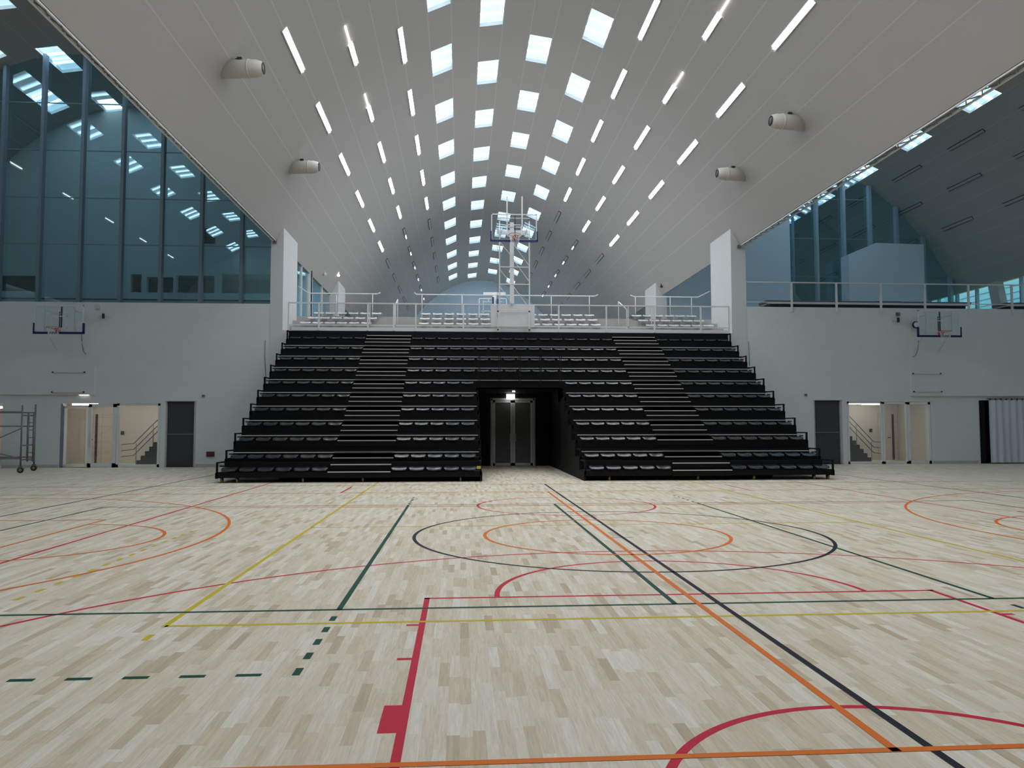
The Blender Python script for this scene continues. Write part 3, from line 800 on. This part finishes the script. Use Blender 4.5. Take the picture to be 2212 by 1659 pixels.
rail([(-2.75, 31.9, 6.55), (-2.72, 33.0, 7.05)], [(-2.75, 31.9, 6.55, 5.46), (-2.72, 33.0, 7.05, 5.79)], 5.46, 'short sloping stair handrail in the left white aisle')
rail([(7.02, 31.9, 6.55), (6.9, 33.0, 7.05)], [(7.02, 31.9, 6.55, 5.46), (6.9, 33.0, 7.05, 5.79)], 5.46, 'short sloping stair handrail in the right white aisle')
# right gallery railing
g = tag(empty('gallery_railing', (20, BACK, RZ)), 'white railing along the right gallery above the curtain and glass doors', 'railing'); org = Vector(g.location)
MB().box(11.97, BACK-.05, 7.62, XR, BACK-.0, 7.66).build('top_rail', 'white', g).location = -org
MB().box(11.97, BACK-.04, 6.78, XR, BACK-.01, 6.81).build('bottom_rail', 'white', g).location = -org
x = 13.9
while x < XR:
    MB().box(x-.035, BACK-.07, 6.4, x+.035, BACK-.0, 7.64).build('post', 'white', g).location = -org; x += 1.944
# covered tables stacked on the gallery
def lowbench(x0, x1, y, z, lab):
    e = tag(empty('folded_bleacher', ((x0+x1)/2, y, z)), lab, 'bench'); org = Vector(e.location)
    MB().box(x0, y, z+.365, x1, y+.9, z+.47).build('lid', 'greypanel', e).location = -org
    MB().box(x0+.05, y-.01, z+.315, x1-.1, y+.88, z+.36).build('light_edge', 'white', e).location = -org
    MB().box(x0+.2, y+.1, z+.17, x1-.2, y+.85, z+.31).build('frame', 'dark', e).location = -org  # dark box stands in for the shadow gap under the lid
    x = x0+.4
    while x < x1: MB().box(x, y+.05, z-.1, x+.06, y+.12, z+.18).build('leg', 'steel', e).location = -org; x += 1.5
lowbench(13.4, 22.8, 32.6, 6.65, 'long low grey-topped bench behind the right gallery railing')
lowbench(24.4, 29, 32.6, 6.65, 'dark low bench on the gallery at the right edge')
tag(MB().box(18.6, 33.0, 7.12, 19.75, 33.4, 7.2).build('timber_plank', 'timber'), 'short brown plank lying on the long gallery bench', 'plank')
# white cabin in front of the right glazing
cb = MB(); cb.prism([(22.45, 6.55), (27.0, 6.55), (27.0, 12.2), (24.1, 12.25), (22.45, 11.55)], 'y', 42.6, 43.5)
tag(cb.build('plaster_block', 'bluewall'), 'pale blue-white block with a cut corner in front of the right glazing', 'block', kind='structure')

# ------------------------------------------------------------------ basketball hoops
def net(mb, c, r, h=.42, n=12):
    for j in range(n):
        for s_ in (1, -1):
            pts = []
            for i in range(7):
                t = i/6; a = 2*pi*(j+s_*t*1.5)/n; q = r*(1-.5*t+.10*t*t); pts.append((c[0]+q*cos(a), c[1]+q*sin(a), c[2]-h*t))
            mb.tube(pts, .005, 3, cap=False)
def board_parts(e, cx, y, zb, rimx=0):
    org = Vector(e.location)
    o = MB().box(cx-.88, y, zb+.02, cx+.88, y+.012, zb+1.04).build('backboard', 'board', e); o.location = -org
    f = MB(); t = .035
    f.box(cx-.9, y-.01, zb, cx-.9+t, y+.03, zb+1.05); f.box(cx+.9-t, y-.01, zb, cx+.9, y+.03, zb+1.05); f.box(cx-.9, y-.01, zb+1.05-t, cx+.9, y+.03, zb+1.05); f.box(cx-.9, y-.01, zb, cx+.9, y+.03, zb+t)
    for a, b, c, d in ((cx-.295, cx+.295, zb+.60, zb+.635), (cx-.295, cx+.295, zb+.15, zb+.185)): f.box(a, y-.006, c, b, y-.002, d)
    for x in (cx-.295, cx+.26): f.box(x, y-.006, zb+.15, x+.035, y-.002, zb+.635)
    o = f.build('board_frame', 'white', e); o.location = -org
    p = MB(); p.box(cx-.94, y-.03, zb-.06, cx+.94, y+.06, zb+.02); p.box(cx-.94, y-.03, zb-.02, cx-.885, y+.06, zb+.36); p.box(cx+.885, y-.03, zb-.02, cx+.94, y+.06, zb+.36)
    p.build('padding', 'blue', e).location = -org
    rc = (cx, y-.39, zb+.14); r = MB(); r.tube([(rc[0]+.225*cos(a), rc[1]+.225*sin(a), rc[2]) for a in [2*pi*i/24 for i in range(24)]], .010, 6, closed=True)
    r.box(cx-.06, y-.17, zb+.02, cx+.06, y-.0, zb+.15); r.bar((cx-.05, y-.02, zb+.05), (cx-.14, y-.21, zb+.135), .02); r.bar((cx+.05, y-.02, zb+.05), (cx+.14, y-.21, zb+.135), .02)
    ro = r.build('rim', 'rim', e); ro.location = -org
    nn = MB(); net(nn, rc, .225); nn.build('net', 'net', ro)
HY = 29.7
H = tag(empty('basketball_hoop', (2.05, BACK-.1, 5.46)), 'raised basketball hoop with blue padded glass board on the central lattice mast', 'basketball hoop', 'basketball hoops'); horg = Vector(H.location)
board_parts(H, 2.08, HY, 8.90)
mm_ = MB(); my = BACK-.27
mm_.box(2.0, my, 6.6, 2.16, my+.16, 9.95); mm_.build('centre_post', 'white', H).location = -horg
for x in (1.57, 2.79):
    MB().bar((x, my, 5.46), (x, my, 10.0), .05).build('upright', 'white', H).location = -horg
MB().bar((1.47, my-.1, 6.0), (1.47, my-.1, 9.2), .015).bar((1.51, my-.08, 6.5), (1.51, my-.08, 9.6), .012).build('cable', 'steel', H).location = -horg
hb = MB()
for z in (8.10, 7.39, 6.33, 5.60, 9.75): hb.bar((1.57, my, z), (2.79, my, z), .035)
for a, b in (((1.57, 9.15), (2.05, 8.55)), ((2.1, 9.1), (2.79, 8.15)), ((2.1, 8.45), (2.79, 7.5)), ((1.57, 8.0), (2.02, 7.45)), ((2.1, 7.35), (2.68, 6.55)), ((1.57, 7.3), (2.3, 6.3)), ((2.3, 6.1), (2.79, 5.6))):
    hb.bar((a[0], my, a[1]), (b[0], my, b[1]), .022)
hb.build('bracing', 'white', H).location = -horg
for x in (1.88, 2.50): MB().bar((x, my+.05, 9.6), (x, my+.05, 11.05), .05).build('lift_tube', 'white', H).location = -horg
ar = MB()
for x in (1.6, 2.6): ar.bar((x, HY+.04, 9.4), (x, my, 9.4), .04); ar.bar((x, HY+.04, 9.05), (x, my, 9.4), .03)
for z in (9.15, 9.45, 9.8): ar.bar((1.45, HY+.06, z), (2.7, HY+.06, z), .03)
ar.box(1.45, my-.02, 9.45, 2.75, my, 9.62)
ar.build('arm', 'white', H).location = -horg
MB().bar((2.12, HY+.06, 9.05), (2.12, HY+.06, 9.9), .03).build('spring', 'dark', H).location = -horg
bf = MB()
for x in (1.5, 2.78): bf.bar((x, my-.06, 5.52), (x, my-.06, 6.28), .035)
bf.bar((1.5, my-.06, 5.66), (2.78, my-.06, 5.66), .03)
for x in (1.5, 2.78):
    for z in (5.5, 6.25): bf.box(x-.03, my-.08, z-.02, x+.03, my-.04, z+.04, 1)
bf.build('mounting_frame', ['white', 'dark'], H).location = -horg

def side_hoop(cx, zb, y, s_, label, bolts):
    e = tag(empty('basketball_hoop', (cx, BACK, zb)), label, 'basketball hoop', 'basketball hoops'); org = Vector(e.location)
    board_parts(e, cx, y, zb)
    a = MB()
    for x in (cx-.55, cx+.55): a.bar((x, y+.03, zb+.85), (x, BACK, zb+.85), .03); a.bar((x, y+.03, zb+.2), (x, BACK, zb+.2), .03); a.bar((x, y+.03, zb+.05), (x, y+.03, zb+1.0), .03); a.bar((x, y+.05, zb+.2), (x, BACK, zb-.6), .02)
    a.bar((cx-.3, y+.05, zb+.72), (cx+.3, y+.05, zb+.72), .02); a.bar((cx+s_*.5, BACK-.3, zb+.82), (cx+s_*1.45, BACK-.04, zb+.76), .035)
    a.build('arm', 'wall2', e).location = -org
    MB().bar((cx+.06, y+.06, zb+.15), (cx+.06, y+.06, zb+1.0), .045).bar((cx-.01, y+.06, zb+.1), (cx-.01, y+.06, zb+.8), .03).build('spring', 'dark', e).location = -org
    MB().box(cx+s_*1.25-.03, BACK-.2, zb+.66, cx+s_*1.25+.03, BACK-.1, zb+.86).build('winch', 'dark', e).location = -org
    return e
hl_ = side_hoop(-15.33, 5.20, 30.2, 1, 'basketball hoop with blue padded board on the left wall below the glazing', None)
hr_ = side_hoop(19.71, 5.31, 30.2, -1, 'basketball hoop with blue padded board on the right wall below the gallery', None)
# cables under the hoops, fixings
def cable(pts, label, r=.012):
    tag(MB().tube(pts, r, 5).build('cable', 'steel'), label, 'cable', 'cables hanging on the back wall')
def yw(u, v, y=BACK-.03):
    d = CF+CR*((u-1106)/F_PX)-CU*((v-829.5)/F_PX); t = y/d.y; return (d.x*t, y, CAM_H+d.z*t)
cable([yw(*p) for p in ((176, 722), (177, 740), (180, 758), (186, 766))], 'thin cable dangling under the left hoop')
cable([yw(*p) for p in ((1984, 735), (1983, 755), (1978, 768), (1972, 771))], 'thin cable dangling under the right hoop')
cable([yw(*p) for p in ((573, 735), (572, 770), (574, 810), (574, 830), (569, 846))], 'dark cable on the wall beside the left end of the grandstand')
cable([yw(*p) for p in ((1617, 738), (1618, 760), (1619, 790))], 'dark cable on the wall beside the right end of the grandstand')
for side, P in (('left', ((115, 804), (183, 804), (113, 847), (181, 847))), ('right', ((1972, 807), (2031, 807), (1974, 846), (2033, 846)))):
    e = tag(empty('hoop_bracket', yw(*P[2])), 'four-bolt wall frame below the %s hoop' % side, 'bracket'); org = Vector(e.location)
    Q = [yw(u, v, BACK-.11) for u, v in P]
    MB().bar(Q[0], Q[1], .10, .02).build('plate', 'wall', e).location = -org
    MB().bar(Q[2], Q[3], .10, .02).build('plate', 'wall', e).location = -org
    for q in Q: MB().tube([(q[0], q[1]-.05, q[2]), (q[0], q[1], q[2])], .03, 8).build('bolt', 'dark', e).location = -org
def gadget(name, u, v, w, h, m_, label, cat, dep=.06):
    x, y, z = yw(u, v, BACK); 
    e = MB().box(-w/2, -dep, -h/2, w/2, -.001, h/2); e.box(-w*.35, -dep-.012, -h*.3, w*.35, -dep, h*.3)
    return tag(e.build(name, m_, loc=(x, y, z)), label, cat)
gadget('socket_box', 455, 981, .30, .20, 'doorred', 'small dark red box low on the wall left of the grandstand', 'socket box')
gadget('detector', 211, 664, .16, .16, 'duct', 'small round wall detector right of the left hoop', 'detector')
gadget('detector', 1939, 679, .16, .14, 'steel', 'small square wall box left of the right hoop', 'detector')
gadget('wall_sensor', 440, 855, .10, .08, 'steel', 'tiny sensor high on the wall above the left grey door', 'sensor')
gadget('wall_sensor', 1740, 853, .10, .08, 'steel', 'tiny sensor high on the wall beside the right grey door', 'sensor')
mr = tag(empty('wall_spotlight', yw(1977, 702, BACK-.1)), 'small blue-rimmed round lamp left of the right hoop', 'spotlight')
MB().tube([(0, 0, 0), (0, -.05, 0), (0, -.08, 0)], [.14, .16, .12], 16).build('blue_casing', 'blue', mr); MB().tube([(0, -.081, 0), (0, -.1, 0)], [.11, .10], 16).build('lens', 'whiteseat', mr)
MB().bar((0, 0, 0), (0, .1, 0), .03).build('bracket', 'dark', mr)

# far hoop beyond the terrace
fh = tag(empty('basketball_hoop', (2, 50, 6.42)), 'distant white basketball frame beyond the middle handrail', 'basketball hoop', None); org = Vector(fh.location)
def yp_(u, v, y):
    d = CF+CR*((u-1106)/F_PX)-CU*((v-829.5)/F_PX); t = y/d.y; return Vector((d.x*t, y, CAM_H+d.z*t))
b_ = MB(); FY = 50
for (u0, v0, u1, v1, w) in ((1035, 645, 1094, 645, .05), (1035, 645, 1035, 690, .05), (1094, 645, 1094, 660, .05), (1044, 649, 1044, 690, .04), (1044, 652, 1085, 652, .04), (1040, 672, 1060, 672, .04), (1035, 690, 1094, 690, .05), (1055, 643, 1055, 652, .04)):
    b_.bar(yp_(u0, v0, FY), yp_(u1, v1, FY), w)
for u_ in (1035, 1094):
    q_ = yp_(u_, 688, FY); b_.bar(q_, (q_.x, FY, 6.42), .05)
b_.build('frame', 'white', fh).location = -org
MB().bar(yp_(1044, 635, FY+.3), yp_(1092, 635, FY+.3), .2, .2).build('crossbeam', 'white', fh).location = -org
MB().tube([yp_(1068, 690, FY-.2), yp_(1068, 634, FY-.2)], .13, 12).build('post', 'white', fh).location = -org
MB().box(*(yp_(1065, 655, FY-.4)-Vector((.05, 0, 0))), *(yp_(1065, 642, FY-.3)+Vector((.05, .1, 0)))).box(*(yp_(1075, 655, FY-.4)-Vector((.05, 0, 0))), *(yp_(1075, 645, FY-.3)+Vector((.05, .1, 0)))).build('pad', 'blue', fh).location = -org

# ------------------------------------------------------------------ air nozzles
def nozzle(base, d, label):
    base = Vector(base); d = Vector(d).normalized()
    e = tag(empty('air_nozzle', base), label, 'air nozzle', 'cream air nozzles on the central vault')
    L = 1.0; r = .235
    MB().tube([-d*.25, d*(L*.62), d*(L*.62+.001)], [r, r, r], 24).build('duct', 'duct', e)
    MB().tube([d*(L*.60), d*(L*.64)], [r+.015, r+.015], 24).build('collar', 'duct', e)
    MB().tube([d*(L*.64), d*(L*.82), d*(L*.95), d*L], [r, r*.97, r*.82, r*.66], 24, cap=False).build('cone', 'duct', e)
    o = MB().tube([d*(L*.93), d*(L*.985)], [r*.62, r*.64], 24).build('outlet', 'dark', e); o['label'] = 'dark outlet'
    a = MB(); a.box(*(d*(L*.35)+Vector((-.06, -.05, r-.02))), *(d*(L*.35)+Vector((.06, .05, r+.08)))); a.bar(d*(L*.35)+Vector((0, 0, r+.05)), d*(L*.1)+Vector((0, .12, r+.12)), .02); a.build('actuator', 'dark', e)
def on_vault(u, v):
    d = CF+CR*((u-1106)/F_PX)-CU*((v-829.5)/F_PX); t = 5
    while t < 90:
        p = d*t
        if p.z+CAM_H > vz(max(-9.6, min(9.6, p.x-CX))): return Vector((p.x, p.y, p.z+CAM_H))
        t += .02
for (u, v, dd, lab) in ((490, 150, (1, -.12, 0), 'cream air nozzle nearest on the left side of the vault'), (632, 362, (1, -.12, .0), 'cream air nozzle farther back on the left side of the vault'),
                        (1728, 266, (-1, -.12, 0), 'cream air nozzle nearest on the right side of the vault'), (1602, 378, (-1, -.12, 0), 'cream air nozzle farther back on the right side of the vault')):
    nozzle(on_vault(u, v), dd, lab)
def vdev(name, u, v, m_, label, cat, s=.07):
    p = on_vault(u, v); mb = MB(); mb.tube([(0, 0, 0), (0, 0, -.15)], .02, 6); mb.tube([(0, .06, -.17), (0, -.08, -.2)], [s*.8, s], 12)
    tag(mb.build(name, m_, loc=p), label, cat)
vdev('ceiling_spotlight', 732, 588, 'lampsmall', 'tiny bright spotlight on the vault above the left white seats', 'spotlight')
vdev('ceiling_speaker', 702, 585, 'white', 'small pale loudspeaker on the vault left of the tiny spotlight', 'loudspeaker', .11)
vdev('ceiling_speaker', 1428, 612, 'doorred', 'small dark red device on the vault above the right white seats', 'loudspeaker')

# ------------------------------------------------------------------ doors and rooms behind the back wall
def frame_glass(e, x0, x1, z1, fr=.07, m_='white', y=BACK+.05, g_='glass2'):
    org = Vector(e.location); f = MB()
    f.box(x0, y-.03, 0, x0+fr, y+.03, z1); f.box(x1-fr, y-.03, 0, x1, y+.03, z1); f.box(x0, y-.03, z1-fr, x1, y+.03, z1); f.box(x0, y-.03, 0, x1, y+.03, fr*1.3)
    f.build('door_frame', m_, e).location = -org
    MB().box(x0+fr, y-.006, fr*1.3, x1-fr, y+.006, z1-fr).build('pane', g_, e).location = -org
def handle(e, x, y, z, s_):
    org = Vector(e.location); MB().tube([(x, y-.03, z-.25), (x+s_*.03, y-.10, z-.22), (x+s_*.03, y-.10, z+.22), (x, y-.03, z+.25)], .026, 8).build('handle', 'white', e).location = -org
# central double door in the passage
e = st(empty('door_1', (2.12, BACK, 0)), 'grey framed glass double door at the end of the central passage')
org = Vector(e.location)
MB().box(1.24, BACK-.05, 0, 1.30, BACK+.06, 2.72).box(2.94, BACK-.05, 0, 3.0, BACK+.06, 2.72).box(1.24, BACK-.05, 2.66, 3.0, BACK+.06, 2.72).build('frame', 'white', e).location = -org
for x0, x1, s_ in ((1.31, 2.115, 1), (2.125, 2.93, -1)):
    f = MB(); y = BACK; fr = .09
    f.box(x0, y-.03, 0.01, x0+fr, y+.03, 2.65); f.box(x1-fr, y-.03, .01, x1, y+.03, 2.65); f.box(x0, y-.03, 2.56, x1, y+.03, 2.65); f.box(x0, y-.03, .01, x1, y+.03, .11)
    lf = f.build('door_leaf', 'white', e); lf.location = -org
    MB().box(x0+fr, y-.006, .11, x1-fr, y+.006, 2.56).build('panel', 'greypanel', lf)
    hx = x1-.06 if s_ > 0 else x0+.06
    MB().tube([(hx, y-.03, .95), (hx-s_*.05, y-.09, .98), (hx-s_*.05, y-.09, 1.28), (hx, y-.03, 1.31)], .014, 8).build('handle', 'white', lf)
ex = tag(empty('exit_sign', (2.02, BACK-.2, 2.80)), 'small glowing white exit sign above the passage door', 'exit sign')
MB().box(-.17, -.02, -.09, .17, .03, .10).build('lit_panel', 'exit', ex); MB().bar((0, 0, .1), (0, 0, .12), .02).build('bracket', 'dark', ex)
tag(MB().tube([(1.98, 28.6, 2.925), (1.98, 28.6, 2.88)], [.05, .06], 10).build('passage_downlight', 'exit'), 'tiny bright downlight under the passage ceiling', 'downlight')
st(MB().box(.9, 33.4, 0, 3.3, 33.5, 3).box(.8, T, 0, .9, 33.5, 3).box(3.3, T, 0, 3.4, 33.5, 3).box(.8, T, 2.9, 3.4, 33.5, 3).build('wall_passage', 'wall'))
# left glazed unit
e = st(empty('door_2', (-13.7, BACK, 0)), 'white framed glass door and side lights left of the grey slatted door'); 
frame_glass(e, -13.53, -11.87, 2.52, .09); frame_glass(e, -14.62, -13.55, 2.50, .13); handle(e, -14.5, BACK+.05, 1.1, 1)
org = Vector(e.location)
MB().box(-15.66, BACK+.0, 0, -15.58, BACK+.1, 2.5).build('jamb', 'mull', e).location = -org
# leaf standing open inwards
lf = MB(); 
p0 = Vector((-15.56, BACK+.06, 0)); dr = Vector((.50, .87, 0)).normalized()*1.0
for a, b, z0, z1 in ((0, .12, 0, 2.42), (.9, 1.0, 0, 2.42), (0, 1, 0, .12), (0, 1, 2.32, 2.42)):
    q0 = p0+dr*a; q1 = p0+dr*b; lf.bar((q0.x, q0.y, (z0+z1)/2), (q1.x, q1.y, (z0+z1)/2), .05, z1-z0)
lo = lf.build('open_leaf', 'white', e); lo.location = -org
q0 = p0+dr*.12; q1 = p0+dr*.9
MB().bar((q0.x, q0.y, 1.22), (q1.x, q1.y, 1.22), .012, 2.2).build('pane', 'glass2', lo)
# right glazed unit
e = st(empty('door_3', (18, BACK, 0)), 'white framed glass door and side lights right of the grey panel door')
frame_glass(e, 16.22, 17.75, 2.62, .08); frame_glass(e, 17.76, 18.84, 2.60, .08); frame_glass(e, 18.85, 19.85, 2.60, .10); handle(e, 18.93, BACK+.05, 1.15, 1)
# grey slatted doors
def grey_door(name, x0, x1, h, label, zm):
    e = st(empty(name, ((x0+x1)/2, BACK, 0)), label); org = Vector(e.location)
    MB().box(x0-.06, BACK+.02, 0, x0, BACK+.3, h).box(x1, BACK+.02, 0, x1+.12, BACK+.3, h).box(x0-.1, BACK-.01, h, x1+.12, BACK+.3, h+.02).build('jamb', 'concrete', e).location = -org
    MB().box(x0, BACK+.12, 0, x1, BACK+.16, zm-.01).build('lower_panel', 'mesh', e).location = -org
    MB().box(x0, BACK+.12, zm+.01, x1, BACK+.16, h).build('upper_panel', 'mesh', e).location = -org
    MB().box(x0, BACK+.10, zm-.02, x1, BACK+.165, zm+.02).build('mid_bar', 'greypanel', e).location = -org
grey_door('door_4', -11.62, -10.56, 2.6, 'dark grey two-panel door left of the grandstand', 1.3)
grey_door('door_5', 14.82, 15.92, 2.67, 'dark grey two-panel door right of the grandstand', 1.33)
# rooms
def room(x0, x1, side):
    mb = MB(); y0, y1 = BACK+.4, 34.9
    mb.box(x0, y1, 0, x1, y1+.1, 2.9); mb.box(x0-.1, y0, 0, x0, y1, 2.9); mb.box(x1, y0, 0, x1+.1, y1, 2.9)
    st(mb.build('wall_%s_lobby' % side, 'beige'))
    st(MB().box(x0, y0, 2.75, x1, y1, 2.9).build('ceiling', 'wall'))
room(-17.1, -9.6, 'left'); room(14.4, 20.6, 'right'); room(-20.5, -17.3, 'outer')
def tube_lamp(x, y, z, l, label):
    e = tag(empty('tube_lamp', (x, y, z)), label, 'lamp', 'lobby tube lamps')
    MB().box(-l/2, -.06, 0, l/2, .06, .05).build('housing', 'white', e)
    MB().tube([(-l/2, 0, -.02), (l/2, 0, -.02)], .05, 10).build('tube', 'lampwarm', e)
tube_lamp(-15.4, 32.6, 2.55, 1.0, 'lobby lamp glowing behind the open left glass leaf')
tube_lamp(-13.35, 33.0, 2.55, 1.0, 'lobby lamp glowing behind the large left side light')
tube_lamp(-12.2, 33.6, 2.55, .7, 'lobby lamp beside the stairs behind the left side light')
tube_lamp(17.3, 32.6, 2.62, 1.0, 'lobby lamp glowing above the right stairs')
tube_lamp(18.6, 33.6, 2.62, .9, 'lobby lamp glowing behind the right glass door')
tube_lamp(-18.75, 32.3, 2.42, 1.3, 'pair of bright tubes at the left edge of the photo')
# lobby stairs
def lobby_stairs(x0, d, y0, y1, label, n=9, rise=.19, run=.17):
    e = tag(empty('stair_flight', (x0, y0, 0)), label, 'stairs', kind='structure'); org = Vector(e.location)
    mb = MB(); poly = []
    for i in range(n): poly += [(x0+d*run*i, rise*i), (x0+d*run*i, rise*(i+1))]
    poly += [(x0+d*run*n, rise*n), (x0+d*run*n, 0)]
    mb.prism(poly, 'y', y0, y1); mb.build('steps', 'stair', e).location = -org
    h = MB()
    for off in (.9, .65, .4):
        h.tube([(x0-d*.6, y0-.05, off-.05), (x0-d*.1, y0-.05, off), (x0+d*run*n, y0-.05, off+rise*n)], .02, 6)
    for i in (0, 4, 8): h.tube([(x0+d*run*i, y0-.05, rise*i), (x0+d*run*i, y0-.05, rise*i+.9)], .015, 6)
    h.build('handrail', 'steel', e).location = -org
lobby_stairs(-13.55, 1, 33.2, 34.7, 'dark stairs with handrails in the left lobby')
lobby_stairs(18.3, -1, 33.2, 34.7, 'dark stairs with handrails in the right lobby')
for x, t in ((-16.2, 'left'), (20.05, 'right')):
    e = st(empty('door_lobby', (x, 34.88, 0)), 'pale lobby door with a dark red vertical strip, %s lobby' % t); org = Vector(e.location)
    MB().box(x-.45, 34.85, 0, x+.45, 34.89, 2.2).build('leaf', 'beige', e).location = -org
    MB().box(x+.2, 34.82, .02, x+.29, 34.85, 2.15).build('red_strip', 'doorred', e).location = -org
    MB().tube([(x+.1, 34.8, 1.05), (x-.03, 34.8, 1.05)], .02, 6).build('lever', 'dark', e).location = -org
for x, z, t in ((-14.86, 1.33, 'left'), (19.24, 1.38, 'right')):
    tag(MB().box(x-.06, 34.84, z-.08, x+.06, 34.9, z+.08).build('call_point', 'dark'), 'small dark switch on the %s lobby wall' % t, 'switch')

# curtain at right edge
cu = tag(empty('curtain', (23.6, BACK-.12, 0)), 'grey floor-length curtain hanging at the right edge of the photo', 'curtain'); org = Vector(cu.location)
rows = []
for z in (.04, .7, 1.4, 2.1, 2.68):
    rows.append([(22.35+.03*i, BACK-.14+.035*sin(i*.62)+.02*sin(i*.23+z), z) for i in range(int((29.5-22.35)/.03))])
MB().grid(rows).build('drape', 'curtain', cu).location = -org
MB().bar((22.3, BACK-.1, 2.74), (29.6, BACK-.1, 2.74), .03).build('rail', 'steel', cu).location = -org
hk = MB(); x = 22.4
while x < 29.4: hk.box(x, BACK-.13, 2.68, x+.05, BACK-.1, 2.76); x += .24
hk.build('hook', 'dark', cu).location = -org
tag(MB().box(22.0, BACK-.04, .02, 22.22, BACK+.3, 2.64).build('dark_door_edge', 'black'), 'narrow black vertical recess edge beside the curtain', 'door edge', kind='structure')

# ------------------------------------------------------------------ mobile scaffold at the left
S = tag(empty('scaffold_tower', (-15.4, 28.4, 0)), 'aluminium scaffold tower on castors at the left edge', 'scaffold'); org = Vector(S.location)
def sp_(mb, name, m_='steel'): o = mb.build(name, m_, S); o.location = -org; return o
F0 = Vector((-15.22, 27.75, 0)); F1 = Vector((-15.52, 29.15, 0)); B = Vector((-2.0, -.15, 0))
for off in (Vector((0, 0, 0)), B):
    for p in (F0+off, F1+off): sp_(MB().tube([(p.x, p.y, .2), (p.x, p.y, 2.35 if p.y < 28.4 else 2.42)], .028, 10), 'upright')
    for z in (.45, .95, 2.0): sp_(MB().tube([(F0+off)+Vector((0, 0, z)), (F1+off)+Vector((0, 0, z))], .022, 8), 'rung')
for p in (F0, F1):
    for z in (.5, 1.62, 2.12): sp_(MB().tube([p+Vector((0, 0, z)), p+B+Vector((0, 0, z))], .024, 8), 'ledger')
sp_(MB().tube([F0+Vector((0, 0, 1.55)), F0+B+Vector((0, 0, .6))], .02, 8), 'diagonal'); sp_(MB().tube([F0+Vector((0, 0, .5)), F0+B+Vector((0, 0, 1.0))], .02, 8), 'diagonal')
for dx in (.12, .32):
    q = F1*.75+F0*.25+Vector((dx-.25, 0, 0)); 
    sp_(MB().tube([(q.x, q.y, .35), (q.x, q.y, 2.1)], .035, 8), 'folded_frame')
for i in range(7): q = F1*.75+F0*.25; sp_(MB().tube([(q.x-.13, q.y, .4+.27*i), (q.x+.07, q.y, .4+.27*i)], .014, 6), 'folded_rung')
for p in (F0, F1, F0+B, F1+B):
    c = sp_(MB().box(p.x-.05, p.y-.04, .17, p.x+.05, p.y+.04, .24).box(p.x+.05, p.y-.02, .14, p.x+.13, p.y+.02, .17), 'castor')
    w = MB().tube([(p.x, p.y-.03, .10), (p.x, p.y+.03, .10)], .10, 18).build('tyre', 'tyre', c)
    MB().tube([(p.x, p.y-.035, .10), (p.x, p.y+.035, .10)], .055, 14).build('hub', 'hub', c)
tag(MB().box(-18.4, 30.3, 0, -17.75, 30.9, .55).box(-18.3, 30.4, .55, -17.85, 30.8, .62).build('tool_crate', 'dark'), 'dark crate on the floor behind the scaffold at the left edge', 'crate')
tag(MB().box(-14.95, BACK-.09, 2.83, -14.6, BACK-.02, 2.86).build('soffit_lamp', 'striplamp'), 'thin lit strip under the wall panel above the left glass door', 'lamp')
